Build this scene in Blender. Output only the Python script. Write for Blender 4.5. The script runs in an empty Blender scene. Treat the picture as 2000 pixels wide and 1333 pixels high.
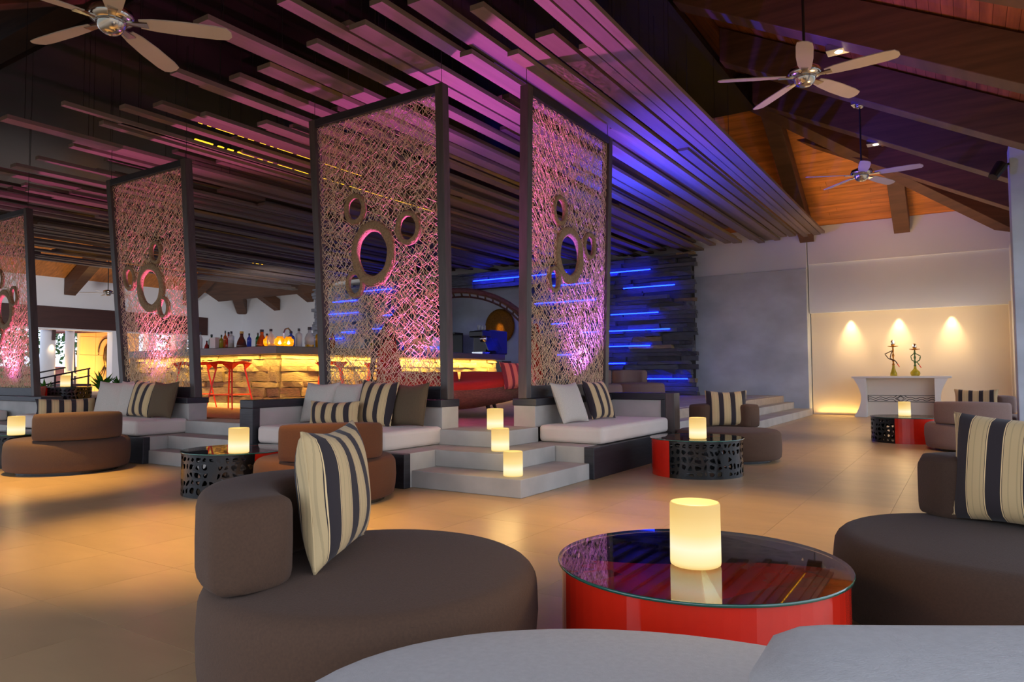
import bpy, bmesh, math, random
from mathutils import Vector, Matrix
R = math.radians
PI = math.pi
rnd = random.Random(7)
S = bpy.context.scene
C = S.collection

# ------------------------------------------------------------------ camera
cam_d = bpy.data.cameras.new('camera'); cam = bpy.data.objects.new('camera', cam_d); C.objects.link(cam)
cam_d.sensor_width = 36; cam_d.lens = 1385.0 / 2000 * 36; cam_d.clip_start = .02; cam_d.clip_end = 400
yaw, pit, rol = R(-32.6), R(2.75), R(-.3)
fw = Vector((math.sin(yaw)*math.cos(pit), math.cos(yaw)*math.cos(pit), math.sin(pit)))
r0 = Vector((math.cos(yaw), -math.sin(yaw), 0)); u0 = r0.cross(fw)
rr = math.cos(rol)*r0 + math.sin(rol)*u0; uu = -math.sin(rol)*r0 + math.cos(rol)*u0
cam.matrix_world = Matrix(((rr.x, uu.x, -fw.x, 0), (rr.y, uu.y, -fw.y, 0), (rr.z, uu.z, -fw.z, 1.05), (0, 0, 0, 1)))
S.camera = cam
S.view_settings.view_transform = 'Standard'; S.view_settings.look = 'None'
S.view_settings.gamma = 1; S.view_settings.use_curve_mapping = False
S.view_settings.exposure = 0.0
S.cycles.max_bounces = 7; S.cycles.diffuse_bounces = 4; S.cycles.glossy_bounces = 3; S.cycles.transmission_bounces = 4; S.cycles.transparent_max_bounces = 10

# ------------------------------------------------------------------ world
w = bpy.data.worlds.new('world'); S.world = w; w.use_nodes = True
bg = w.node_tree.nodes['Background']; bg.inputs[0].default_value = (.66, .76, .94, 1); bg.inputs[1].default_value = 2.5

# ------------------------------------------------------------------ lamps
def lamp(kind, name, loc, power, color, aim=None, size=.1, angle=None, blend=.6, size_y=None, spread=None):
    d = bpy.data.lights.new(name, kind); d.energy = power; d.color = color
    o = bpy.data.objects.new(name, d); C.objects.link(o); o.location = loc
    if kind == 'SPOT':
        d.spot_size = R(angle); d.spot_blend = blend; d.shadow_soft_size = size
    elif kind == 'POINT': d.shadow_soft_size = size
    elif kind == 'AREA':
        d.size = size
        if size_y: d.shape = 'RECTANGLE'; d.size_y = size_y
        if spread: d.spread = R(spread)
    if aim is not None:
        o.rotation_euler = (Vector(aim) - Vector(loc)).to_track_quat('-Z', 'Y').to_euler()
    return o
WARM = (1, .60, .17); WARM2 = (1, .66, .33)
DOWN = [  # rafter downlights: x, y, power
    (-1.3, 10.15, 420), (-1.3, 14.7, 360), (-1.6, 5.2, 900), (-3.0, 4.1, 900), (-4.3, 2.9, 1900), (-8.0, 3.25, 2300),
    (-12.0, 3.1, 600), (-1.3, 17.2, 200)]
for i, (x, y, p) in enumerate(DOWN):
    lamp('SPOT', 'rafter_spotlight_lamp', (x, y, 5.2), p, WARM, (x, y+.01, 0), .04, 36 if p > 500 else 50, 1)
lamp('SPOT', 'roof_fill_lamp', (-2.2, 16.2, 1.2), 380, (1, .55, .2), (-1.2, 17.8, 5.4), .5, 80, 1)  # added fill from below for planks and rafters, no fixture stands here
lamp('SPOT', 'roof_fill_lamp', (.2, 8.0, 1.6), 120, (1, .55, .22), (-1.2, 8.2, 6), .5, 100, 1)
# recessed niche downlights
for x in (-2.42, -1.35, -.25):
    lamp('SPOT', 'niche_spotlight_lamp', (x, 19.60, 2.58), 120, (1, .68, .34), (x, 19.72, 0), .02, 58, 1)
# coloured uplights hidden behind the sofa backs
UP = [((-5.2, 6.42, .86), (-4.9, 6.10, 4.5), 1050, (.9, .13, .72), 84), ((-5.5, 6.50, .86), (-5.6, 6.14, 1.9), 40, (.85, .25, 1), 110),
      ((-4.40, 7.9, .86), (-4.0, 8.5, 4.5), 700, (.38, .09, 1), 96), ((-4.5, 7.6, .86), (-4.14, 7.7, 1.9), 18, (.6, .2, 1), 110),
      ((-9.5, 5.98, .86), (-9.2, 5.7, 4.4), 560, (1, .16, .50), 84), ((-9.6, 6.08, .86), (-9.6, 5.72, 1.9), 45, (.85, .22, 1), 110),
      ((-14.0, 5.98, .86), (-13.8, 5.7, 4.4), 480, (.95, .14, .45), 90), ((-13.9, 6.08, .86), (-13.9, 5.74, 1.9), 60, (.8, .15, 1), 115),
      ((-4.9, 11.6, 2.9), (-4.2, 12.2, 5), 800, (.02, .05, 1), 135), ((-3.9, 9.8, 2.9), (-3.4, 10.6, 5), 500, (.10, .05, 1), 130)]
lamp('SPOT', 'left_wall_fill_lamp', (-21.5, 11.5, 3.0), 900, (1, .93, .86), (-29, 14.5, 3.3), .3, 100, 1)  # added fill to brighten the left white wall, no visible fitting
lamp('SPOT', 'far_wall_fill_lamp', (-17.5, 13.5, 3.0), 800, (1, .93, .86), (-25, 21.5, 3.3), .3, 80, 1)  # added fill for the white wall beyond the bar, invented source
lamp('AREA', 'console_floor_lamp', (-2.75, 19.6, .03), 5, (1, .60, .18), (-2.75, 19.62, 1.2), 1.0, size_y=.06)
for x in (-2.42, -1.35, -.25): lamp('POINT', 'niche_fill_lamp', (x, 19.1, 1.9), 15, (1, .68, .32), size=.2)  # extra fill added in front of the niche, besides its downlights
for loc, aim, p, col, an in UP: lamp('SPOT', 'uplight_lamp', loc, p, col, aim, .04, an, .7)
lamp('SPOT', 'blue_bar_lamp', (-8.6, 12.5, 3.9), 1500, (.02, .05, 1), (-9.95, 12.3, 1.5), .05, 38, .7)
# bar under-counter strips
lamp('AREA', 'bar_strip_lamp', (-12.3, 8.22, 1.42), 60, (1, .58, .12), (-12.3, 8.34, .3), 4.6, size_y=.04)
lamp('AREA', 'bar_strip_lamp', (-10.12, 11.75, 1.42), 190, (1, .58, .12), (-10.24, 11.75, .3), 6.8, size_y=.04)
lamp('AREA', 'bar_kick_lamp', (-12.3, 8.1, .62), 16, (1, .6, .15), (-12.3, 8.1, 0), 4.6, size_y=.04)
lamp('AREA', 'terrace_panel_lamp', (-30.5, 14.9, .6), 260, (1, .55, .14), (-32, 15, 3), 2, size_y=.5)
lamp('SPOT', 'disc_spotlight_lamp', (-13.0, 17.6, 4.0), 420, (1, .62, .2), (-12.9, 19.3, 2.66), .05, 9, 1)

# ------------------------------------------------------------------ materials
MATS = {}
def lin(c):
    return tuple(((v/255)/12.92 if v/255 <= .04045 else ((v/255+.055)/1.055)**2.4) for v in c) + (1,)
def mat(name, col, rough=.6, metal=0, spec=.5, noise=None, bump=None, emis=None, coat=0, sheen=0, stripes=None):
    """noise=(scale, amount 0..1, stretch xyz) tints the colour; bump=(scale, strength, stretch)"""
    m = bpy.data.materials.new(name); m.use_nodes = True; nt = m.node_tree; N = nt.nodes; L = nt.links
    b = N['Principled BSDF']; b.inputs['Base Color'].default_value = col; b.inputs['Roughness'].default_value = rough
    b.inputs['Metallic'].default_value = metal; b.inputs['Specular IOR Level'].default_value = spec
    b.inputs['Coat Weight'].default_value = coat; b.inputs['Sheen Weight'].default_value = sheen
    b.inputs['Coat Roughness'].default_value = .05
    tc = N.new('ShaderNodeTexCoord')
    def nz(scale, stretch, detail=4):
        mp = N.new('ShaderNodeMapping'); L.new(tc.outputs['Object'], mp.inputs[0]); mp.inputs['Scale'].default_value = stretch
        n = N.new('ShaderNodeTexNoise'); n.inputs['Scale'].default_value = scale; n.inputs['Detail'].default_value = detail
        L.new(mp.outputs[0], n.inputs[0]); return n
    if noise:
        n = nz(noise[0], noise[2] if len(noise) > 2 else (1, 1, 1))
        cr = N.new('ShaderNodeValToRGB'); a = noise[1]
        cr.color_ramp.elements[0].position = .3; cr.color_ramp.elements[1].position = .7
        cr.color_ramp.elements[0].color = tuple(v*(1-a) for v in col[:3]) + (1,)
        cr.color_ramp.elements[1].color = tuple(min(1, v*(1+a)) for v in col[:3]) + (1,)
        L.new(n.outputs['Fac'], cr.inputs[0]); L.new(cr.outputs[0], b.inputs['Base Color'])
    if bump:
        n = nz(bump[0], bump[2] if len(bump) > 2 else (1, 1, 1), 6)
        bp = N.new('ShaderNodeBump'); bp.inputs['Strength'].default_value = bump[1]; bp.inputs['Distance'].default_value = .02
        L.new(n.outputs['Fac'], bp.inputs['Height']); L.new(bp.outputs[0], b.inputs['Normal'])
    if emis:
        b.inputs['Emission Color'].default_value = emis[0]; b.inputs['Emission Strength'].default_value = emis[1]
    MATS[name] = m
    return m
def pieces(m, amount):   # per-object tone shift for stones, tiles, planks
    nt = m.node_tree; N = nt.nodes; L = nt.links; b = N['Principled BSDF']
    oi = N.new('ShaderNodeObjectInfo'); mr = N.new('ShaderNodeMapRange')
    mr.inputs[3].default_value = 1-amount; mr.inputs[4].default_value = 1+amount
    L.new(oi.outputs['Random'], mr.inputs[0])
    mx = N.new('ShaderNodeMix'); mx.data_type = 'RGBA'; mx.blend_type = 'MULTIPLY'; mx.inputs[0].default_value = 1
    src = b.inputs['Base Color'].links[0].from_socket if b.inputs['Base Color'].links else None
    if src: L.new(src, mx.inputs[6])
    else: mx.inputs[6].default_value = b.inputs['Base Color'].default_value
    L.new(mr.outputs[0], mx.inputs[7]); L.new(mx.outputs[2], b.inputs['Base Color'])
    return m
M = {}
M['tile'] = pieces(mat('tile', lin((184, 154, 114)), .33, noise=(1.6, .10, (1, 2.5, 1)), bump=(30, .02)), .03)
M['grout'] = mat('grout', lin((164, 136, 102)), .8)
M['ground'] = mat('ground', lin((120, 116, 100)), .9, noise=(2, .2))
M['concrete'] = mat('concrete', lin((176, 172, 165)), .7, noise=(2.2, .16), bump=(8, .15))
M['grey_plaster'] = mat('grey_plaster', lin((186, 194, 204)), .7, noise=(1.1, .16, (1, 1, 1.6)), bump=(5, .12))
M['white_wall'] = mat('white_wall', lin((224, 228, 238)), .8, noise=(.6, .03))
M['cream_wall'] = mat('cream_wall', lin((226, 214, 196)), .8, noise=(.8, .03))
M['console_white'] = mat('console_white', lin((228, 222, 214)), .5)
M['black_line'] = mat('black_line', lin((30, 28, 30)), .5)
M['dark_wood'] = mat('dark_wood', lin((36, 36, 42)), .45, noise=(3, .3, (1, 1, 14)), bump=(6, .1, (1, 1, 10)))
M['frame_wood'] = mat('frame_wood', lin((72, 62, 58)), .5, noise=(4, .25, (6, 6, .6)), bump=(14, .1, (4, 4, .5)))
M['rafter_wood'] = mat('rafter_wood', lin((92, 60, 40)), .6, noise=(2, .3, (.4, .4, 6)), bump=(6, .1))
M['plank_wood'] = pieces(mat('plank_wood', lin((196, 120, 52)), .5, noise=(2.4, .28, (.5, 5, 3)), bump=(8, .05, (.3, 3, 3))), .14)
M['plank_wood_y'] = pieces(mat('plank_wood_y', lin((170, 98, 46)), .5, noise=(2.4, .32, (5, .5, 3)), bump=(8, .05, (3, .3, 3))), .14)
M['board'] = pieces(mat('board', lin((112, 97, 88)), .55, noise=(5, .12, (3, .25, 3)), bump=(12, .05, (3, .2, 3))), .2)
M['black_panel'] = mat('black_panel', lin((20, 16, 14)), .32, spec=.25, noise=(1.5, .4))
M['cable'] = mat('cable', lin((26, 24, 24)), .5)
M['slate'] = pieces(mat('slate', lin((82, 86, 98)), .55, noise=(5, .35, (1, 1, 4)), bump=(12, .6, (1, 1, 3))), .45)
M['sandstone'] = pieces(mat('sandstone', lin((150, 132, 100)), .75, noise=(6, .3, (1, 1, 2)), bump=(9, .9, (1, 1, 2))), .22)
M['backing'] = mat('backing', lin((30, 30, 34)), .9)
M['carpet'] = mat('carpet', lin((140, 92, 66)), .95, noise=(14, .25), bump=(80, .3))
M['platform'] = mat('platform', lin((178, 160, 140)), .7, noise=(9, .12), bump=(20, .2))
M['brown_fabric'] = mat('brown_fabric', lin((84, 59, 42)), .9, noise=(120, .10), bump=(240, .18), sheen=.04)
M['brown_fabric2'] = mat('brown_fabric2', lin((68, 47, 34)), .9, noise=(120, .10), bump=(240, .18), sheen=.04)
M['rust_fabric'] = mat('rust_fabric', lin((86, 47, 20)), .9, noise=(120, .10), bump=(240, .18), sheen=.04)
M['mauve_fabric'] = mat('mauve_fabric', lin((128, 104, 96)), .9, noise=(120, .08), bump=(240, .18), sheen=.04)
M['grey_fabric'] = mat('grey_fabric', lin((182, 178, 176)), .9, noise=(60, .05), bump=(240, .15), sheen=.04)
M['mattress'] = mat('mattress', lin((214, 202, 192)), .9, noise=(3, .04), bump=(60, .05), sheen=.1)
M['linen'] = mat('linen', lin((196, 188, 176)), .9, noise=(90, .06), bump=(7, .25), sheen=.1)
M['brown_linen'] = mat('brown_linen', lin((92, 74, 52)), .9, noise=(90, .08), bump=(7, .2))
M['red_lacquer'] = mat('red_lacquer', lin((216, 34, 12)), .22, noise=(3, .18), coat=.8)
M['black_lacquer'] = mat('black_lacquer', lin((9, 10, 11)), .25, spec=.35, coat=.25)
M['red_metal'] = mat('red_metal', lin((232, 52, 16)), .4)
M['red_cushion'] = mat('red_cushion', lin((176, 44, 14)), .85, noise=(40, .06), sheen=.04)
M['wicker'] = mat('wicker', lin((132, 98, 66)), .6, noise=(30, .3, (1, 1, 3)), bump=(60, .8, (1, 1, 4)))
M['dark_wicker'] = mat('dark_wicker', lin((56, 38, 34)), .5, noise=(30, .3), bump=(70, .8))
M['cord'] = mat('cord', lin((222, 196, 158)), .8)
M['ring'] = mat('ring', lin((150, 122, 88)), .8, noise=(40, .25), bump=(70, .9))
M['chrome'] = mat('chrome', (.62, .60, .58, 1), .18, metal=1)
M['fan_blade'] = mat('fan_blade', lin((186, 176, 166)), .45, noise=(3, .06))
M['black_metal'] = mat('black_metal', lin((24, 22, 22)), .4)
M['bronze'] = mat('bronze', lin((86, 70, 46)), .35, metal=.8, noise=(8, .5), bump=(9, .6))
M['gold'] = mat('gold', lin((170, 112, 30)), .42, metal=.75, noise=(26, .5), bump=(55, 1.0))
M['counter'] = mat('counter', lin((74, 66, 52)), .3, noise=(3, .15))
M['machine'] = mat('machine', lin((60, 58, 60)), .3, metal=.6)
M['screen_blue'] = mat('screen_blue', lin((40, 40, 70)), .2)
M['card'] = mat('card', lin((214, 180, 96)), .8)
M['leaf'] = mat('leaf', lin((70, 130, 34)), .5, noise=(6, .35))
M['leaf_dark'] = mat('leaf_dark', lin((60, 100, 50)), .6, noise=(3, .4))
M['terrace_wood'] = mat('terrace_wood', lin((222, 178, 116)), .6, noise=(1.2, .08, (3, 3, .3)))
M['brick'] = mat('brick', lin((160, 96, 84)), .8, noise=(5, .2))
M['roof_tile'] = mat('roof_tile', lin((150, 92, 84)), .8, noise=(5, .2))
M['pebble'] = mat('pebble', lin((190, 186, 184)), .7)
M['header'] = mat('header', lin((62, 34, 32)), .6, noise=(2, .2, (.4, .4, 6)))
M['led_blue'] = mat('led_blue', (0, 0, 0, 1), .5, emis=((.003, .014, 1, 1), 26.0))
M['led_yellow'] = mat('led_yellow', (0, 0, 0, 1), .5, emis=((1, .50, .02, 1), 2.4))
M['lamp_glow'] = mat('lamp_glow', (0, 0, 0, 1), .5, emis=((1, .72, .4, 1), 60))
M['shade_glow'] = mat('shade_glow', lin((240, 200, 120)), .8, emis=((1, .7, .3, 1), 1.0))

def candle_mat():
    m = bpy.data.materials.new('candle_wax'); m.use_nodes = True; N = m.node_tree.nodes; L = m.node_tree.links
    b = N['Principled BSDF']; b.inputs['Base Color'].default_value = lin((250, 225, 160)); b.inputs['Roughness'].default_value = .6
    tc = N.new('ShaderNodeTexCoord'); sx = N.new('ShaderNodeSeparateXYZ'); L.new(tc.outputs['Object'], sx.inputs[0])
    mr = N.new('ShaderNodeMapRange'); mr.inputs[2].default_value = .22; L.new(sx.outputs[2], mr.inputs[0])
    cr = N.new('ShaderNodeValToRGB'); L.new(mr.outputs[0], cr.inputs[0]); e = cr.color_ramp.elements
    e[0].position = 0; e[0].color = (.86, .55, .15, 1); e[1].position = 1; e[1].color = (.72, .45, .12, 1)
    for p, c in ((.08, (1, .80, .34, 1)), (.30, (1.0, .92, .62, 1)), (.52, (.97, .70, .26, 1)), (.8, (.82, .52, .15, 1))):
        q = e.new(p); q.color = c
    L.new(cr.outputs[0], b.inputs['Emission Color']); b.inputs['Emission Strength'].default_value = 1.0
    b.inputs['Base Color'].default_value = (.12, .1, .06, 1)
    return m
M['candle_wax'] = candle_mat()

def stripe_mat(name, light, dark, period=.135, duty=.36, thin=True):
    m = bpy.data.materials.new(name); m.use_nodes = True; N = m.node_tree.nodes; L = m.node_tree.links
    b = N['Principled BSDF']; b.inputs['Roughness'].default_value = .85; b.inputs['Sheen Weight'].default_value = .1
    tc = N.new('ShaderNodeTexCoord'); sx = N.new('ShaderNodeSeparateXYZ'); L.new(tc.outputs['Object'], sx.inputs[0])
    a = N.new('ShaderNodeMath'); a.operation = 'DIVIDE'; a.inputs[1].default_value = period; L.new(sx.outputs[0], a.inputs[0])
    f = N.new('ShaderNodeMath'); f.operation = 'FRACT'; L.new(a.outputs[0], f.inputs[0])
    cr = N.new('ShaderNodeValToRGB'); cr.color_ramp.interpolation = 'CONSTANT'; L.new(f.outputs[0], cr.inputs[0]); e = cr.color_ramp.elements
    h = duty/2; pale = tuple(min(1, v*1.35) for v in light[:3]) + (1,); mid = tuple(v*.82 for v in light[:3]) + (1,)
    e[0].position = 0; e[0].color = light; e[1].position = .5-h; e[1].color = dark
    for p, c in ((.12, mid), (.16, light), (.5-h-.05, dark), (.5-h-.035, pale), (.5+h, pale), (.5+h+.03, dark), (.5+h+.045, light), (.9, mid), (.93, light)):
        q = e.new(p); q.color = c
    n = N.new('ShaderNodeTexNoise'); n.inputs['Scale'].default_value = 260; L.new(tc.outputs['Object'], n.inputs[0])
    bp = N.new('ShaderNodeBump'); bp.inputs['Strength'].default_value = .15; L.new(n.outputs['Fac'], bp.inputs['Height']); L.new(bp.outputs[0], b.inputs['Normal'])
    L.new(cr.outputs[0], b.inputs['Base Color']); return m
M['stripe'] = stripe_mat('stripe', lin((206, 178, 130)), lin((44, 36, 40)), .145, .42)
M['stripe_red'] = stripe_mat('stripe_red', lin((216, 130, 92)), lin((120, 50, 50)), .09, .4)

def glass_top_mat(name, tint, facing=.1):
    m = bpy.data.materials.new(name); m.use_nodes = True; N = m.node_tree.nodes; L = m.node_tree.links
    for n in list(N): N.remove(n)
    o = N.new('ShaderNodeOutputMaterial'); mx = N.new('ShaderNodeMixShader'); t = N.new('ShaderNodeBsdfTransparent'); g = N.new('ShaderNodeBsdfGlossy')
    t.inputs[0].default_value = tint; g.inputs['Roughness'].default_value = .02
    fr = N.new('ShaderNodeFresnel'); fr.inputs[0].default_value = 1.36
    L.new(fr.outputs[0], mx.inputs[0]); L.new(t.outputs[0], mx.inputs[1]); L.new(g.outputs[0], mx.inputs[2]); L.new(mx.outputs[0], o.inputs[0])
    return m
M['glass'] = glass_top_mat('glass', (.93, .97, .94, 1))
M['glass_edge'] = mat('glass_edge', lin((30, 90, 74)), .08, coat=1)
def bottle_mat(name, col):
    m = bpy.data.materials.new(name); m.use_nodes = True; N = m.node_tree.nodes; L = m.node_tree.links
    for n in list(N): N.remove(n)
    o = N.new('ShaderNodeOutputMaterial'); mx = N.new('ShaderNodeMixShader'); t = N.new('ShaderNodeBsdfTransparent')
    p = N.new('ShaderNodeBsdfPrincipled'); p.inputs['Base Color'].default_value = col; p.inputs['Roughness'].default_value = .1
    t.inputs[0].default_value = tuple(min(1, .3+v) for v in col[:3]) + (1,)
    mx.inputs[0].default_value = .62; L.new(t.outputs[0], mx.inputs[1]); L.new(p.outputs[0], mx.inputs[2]); L.new(mx.outputs[0], o.inputs[0])
    return m
BOT = {k: bottle_mat('glass_'+k, lin(c)) for k, c in dict(clear=(215, 220, 220), green=(20, 120, 50), amber=(200, 96, 20), red=(170, 30, 20),
       yellow=(240, 190, 30), blue=(60, 90, 200), brown=(110, 50, 24), pink=(225, 170, 150), olive=(170, 160, 40)).items()}

# ------------------------------------------------------------------ mesh helpers
class MB:
    def __init__(s): s.v = []; s.f = []
    def box(s, x0, x1, y0, y1, z0, z1):
        b = len(s.v); s.v += [(x, y, z) for z in (z0, z1) for y in (y0, y1) for x in (x0, x1)]
        s.f += [tuple(b+i for i in q) for q in ((0, 2, 3, 1), (4, 5, 7, 6), (0, 1, 5, 4), (2, 6, 7, 3), (0, 4, 6, 2), (1, 3, 7, 5))]; return s
    def hexa(s, p):   # 8 points: bottom 4 ccw, top 4 ccw
        b = len(s.v); s.v += [tuple(q) for q in p]
        s.f += [tuple(b+i for i in q) for q in ((0, 3, 2, 1), (4, 5, 6, 7), (0, 1, 5, 4), (1, 2, 6, 5), (2, 3, 7, 6), (3, 0, 4, 7))]; return s
    def bar(s, a, b, r, n=6, r2=None, caps=True, flat=1):
        a = Vector(a); b = Vector(b); d = (b-a)
        if d.length < 1e-6: return s
        d.normalize(); u = d.orthogonal().normalized(); w_ = d.cross(u); r2 = r if r2 is None else r2; k = len(s.v)
        for p, q in ((a, r), (b, r2)):
            for i in range(n):
                t = 2*PI*i/n + PI/n; s.v.append(tuple(p + q*(math.cos(t)*u + math.sin(t)*w_)))
        for i in range(n): j = (i+1) % n; s.f.append((k+i, k+j, k+n+j, k+n+i))
        if caps: s.f.append(tuple(k+i for i in reversed(range(n)))); s.f.append(tuple(k+n+i for i in range(n)))
        return s
    def beam(s, a, b, w_, h, up=(0, 0, 1)):   # rectangular section between a and b, top/bottom stays vertical plane
        a = Vector(a); b = Vector(b); d = (b-a).normalized(); sd = d.cross(Vector(up)).normalized()*w_/2; uv = Vector((0, 0, h))
        return s.hexa([a-sd, a+sd, b+sd, b-sd, a-sd+uv, a+sd+uv, b+sd+uv, b-sd+uv])
    def tube(s, pts, r, n=6):
        k = len(s.v); P = [Vector(p) for p in pts]
        for i, p in enumerate(P):
            d = (P[min(i+1, len(P)-1)]-P[max(i-1, 0)]).normalized()
            u = d.cross(Vector((0, 0, 1))); u = u.normalized() if u.length > .05 else d.orthogonal().normalized(); w_ = d.cross(u)
            for j in range(n):
                t = 2*PI*j/n; s.v.append(tuple(p + r*(math.cos(t)*u + math.sin(t)*w_)))
        for i in range(len(P)-1):
            for j in range(n): jj = (j+1) % n; s.f.append((k+i*n+j, k+i*n+jj, k+(i+1)*n+jj, k+(i+1)*n+j))
        s.f.append(tuple(k+i for i in range(n))); s.f.append(tuple(k+(len(P)-1)*n+i for i in reversed(range(n))))
        return s
    def lathe(s, prof, n=24, c=(0, 0, 0), sx=1, sy=1, a0=0, a1=2*PI, caps=True):
        k = len(s.v); full = abs(a1-a0-2*PI) < 1e-6; m = n if full else n+1
        for r, z in prof:
            for i in range(m):
                t = a0 + (a1-a0)*i/n; s.v.append((c[0]+r*sx*math.cos(t), c[1]+r*sy*math.sin(t), c[2]+z))
        for q in range(len(prof)-1):
            for i in range(n):
                j = (i+1) % m; s.f.append((k+q*m+i, k+q*m+j, k+(q+1)*m+j, k+(q+1)*m+i))
        if full and caps:
            if prof[0][0] > 1e-4: s.f.append(tuple(k+i for i in reversed(range(m))))
            if prof[-1][0] > 1e-4: s.f.append(tuple(k+(len(prof)-1)*m+i for i in range(m)))
        return s
    def prism(s, poly, z0, z1):   # poly list of xy
        k = len(s.v); n = len(poly); s.v += [(x, y, z0) for x, y in poly] + [(x, y, z1) for x, y in poly]
        s.f.append(tuple(k+i for i in reversed(range(n)))); s.f.append(tuple(k+n+i for i in range(n)))
        for i in range(n): j = (i+1) % n; s.f.append((k+i, k+j, k+n+j, k+n+i))
        return s
    def quad(s, a, b, c, d): k = len(s.v); s.v += [tuple(a), tuple(b), tuple(c), tuple(d)]; s.f.append((k, k+1, k+2, k+3)); return s
    def mesh(s, name, m, smooth=False):
        me = bpy.data.meshes.new(name); me.from_pydata(s.v, [], s.f); me.validate()
        if m: me.materials.append(M[m] if isinstance(m, str) else m)
        if smooth: me.shade_smooth()
        me.update(); return me
def tag(o, label=None, cat=None, group=None, kind=None):
    if label: o['label'] = label
    if cat: o['category'] = cat
    if group: o['group'] = group
    if kind: o['kind'] = kind
    return o
def link(name, me, parent=None, loc=None, rot=None, scale=None):
    o = bpy.data.objects.new(name, me); C.objects.link(o)
    if parent: o.parent = parent
    if loc is not None: o.location = loc
    if rot is not None: o.rotation_euler = rot
    if scale is not None: o.scale = scale
    return o
def ob(name, mb, m, parent=None, smooth=False, bevel=0, loc=None, rot=None, seg=2):
    o = link(name, mb.mesh(name, m, smooth), parent, loc, rot)
    if bevel:
        b = o.modifiers.new('bevel', 'BEVEL'); b.width = bevel; b.segments = seg; b.limit_method = 'ANGLE'; b.angle_limit = R(40)
    return o
def thing(name, label, cat, loc=(0, 0, 0), rz=0, group=None):
    o = bpy.data.objects.new(name, None); C.objects.link(o); o.location = loc; o.rotation_euler = (0, 0, rz); o.empty_display_size = .1
    return tag(o, label, cat, group)
def struct(name, mb, m, bevel=0, parent=None):
    o = ob(name, mb, m, parent, bevel=bevel)
    if parent is None: o['kind'] = 'structure'
    return o
def kids(o): return [c for c in bpy.data.objects if c.parent is o]
def dup(root, loc, rz, label, group=None, swap=None):
    KIDS = dup.cache.get(root.name)
    if KIDS is None:
        KIDS = [(c, kids(c)) for c in kids(root)]; dup.cache[root.name] = KIDS
    r = root.copy(); C.objects.link(r); r.location = loc; r.rotation_euler = (0, 0, rz); r['label'] = label
    if group: r['group'] = group
    for ch, gs in KIDS:
        c = ch.copy(); C.objects.link(c); c.parent = r
        if swap and ch.data and ch.data.materials and ch.data.materials[0].name in swap:
            c.data = ch.data.copy(); c.data.materials[0] = M[swap[ch.data.materials[0].name]]
        for g in gs:
            d = g.copy(); C.objects.link(d); d.parent = c
    return r
dup.cache = {}

# ================================================================== SETTING
# ---- lounge floor: tiles on a grout bed
floor = struct('floor', MB().box(-31, 9, -6, 20.2, -.12, -.006), 'grout')
TW, TH = .638, .665
tiles = []
x0 = -.508 - TW*20; y0 = 1.66 - TH*6
for i in range(0, 34):
    for j in range(0, 34):
        x = x0+i*TW; y = y0+j*TH
        if y > 19.4 or x > 4 or x < -13.5: continue
        if y > 5.15 and x+TW < -3.75: continue
        d = math.hypot(x+TW/2, y+TH/2); ang = math.degrees(math.atan2(x+TW/2, y+TH/2)) - math.degrees(yaw)
        vis = (abs(ang) < 39 and y > .3); tiles.append((0 if vis else 1, d, x, y))
tiles.sort()
tme = MB().box(0, TW-.002, 0, TH-.002, -.012, 0).mesh('tile', 'tile')
rest = MB()
for k, (f, d, x, y) in enumerate(tiles):
    if k < 295: link('tile', tme, floor, (x, y, 0))
    else: rest.box(x, x+TW-.002, y, y+TH-.002, -.012, 0)
tag(ob('far_tiles', rest, 'tile', floor), kind='stuff')
struct('ground', MB().box(-120, 60, -60, 90, -.3, -.13), 'ground')

# ---- raised platform with corner steps
pl = MB()
pl.box(-30, -4.0, 5.97, 19.6, -.1, .476); pl.box(-30, -3.95, 5.52, 5.93, -.1, .30)
struct('platform_floor', pl, 'platform')
ca = MB().box(-24, -8.2, 6.0, 8.05, .481, .49)
struct('carpet_floor', ca, 'carpet')

def stepset(label, boxes):
    t = thing('steps', label, 'steps')
    for poly, z0, z1 in boxes: ob('step', MB().prism(poly, z0, z1), 'concrete', t, bevel=.008)
    return t
def L3(x0, xc, yc, y1, z0, z1, t=.9):   # L shaped step turning a convex corner
    return ([(x0, yc), (xc, yc), (xc, y1), (xc-t, y1), (xc-t, yc+t), (x0, yc+t)], z0, z1)
stepset('grey concrete corner steps holding three lit candles', [
    L3(-4.42, -3.21, 5.15, 6.45, 0, .16), L3(-4.42, -3.60, 5.50, 6.45, .16, .32, .6), L3(-4.72, -3.96, 5.93, 6.72, .32, .48, .55)])
stepset('grey concrete steps between the two left built-in sofas', [
    ([(-8.40, 4.92), (-6.80, 4.92), (-6.80, 5.6), (-8.40, 5.6)], 0, .16), ([(-8.40, 5.17), (-6.80, 5.17), (-6.80, 5.6), (-8.40, 5.6)], .16, .32),
    ([(-8.60, 5.52), (-6.80, 5.52), (-6.80, 6.0), (-8.60, 6.0)], .32, .48)])
stepset('pale steps at the far left behind the leftmost ottoman', [
    ([(-13.6, 4.85), (-12.1, 4.85), (-12.1, 5.6), (-13.6, 5.6)], 0, .16), ([(-13.6, 5.05), (-12.1, 5.05), (-12.1, 5.6), (-13.6, 5.6)], .16, .32),
    ([(-12.5, 5.3), (-11.9, 5.3), (-11.9, 6.0), (-12.5, 6.0)], .32, .48)])
stepset('long white steps in front of the grey plaster wall', [
    ([(-4.4, 9.0), (-3.30, 9.0), (-3.30, 19.28), (-4.4, 19.28)], 0, .16), ([(-4.6, 9.0), (-3.74, 9.0), (-3.74, 19.28), (-4.6, 19.28)], .16, .32),
    ([(-5.2, 9.0), (-4.13, 9.0), (-4.13, 19.28), (-5.2, 19.28)], .32, .484)])

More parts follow.
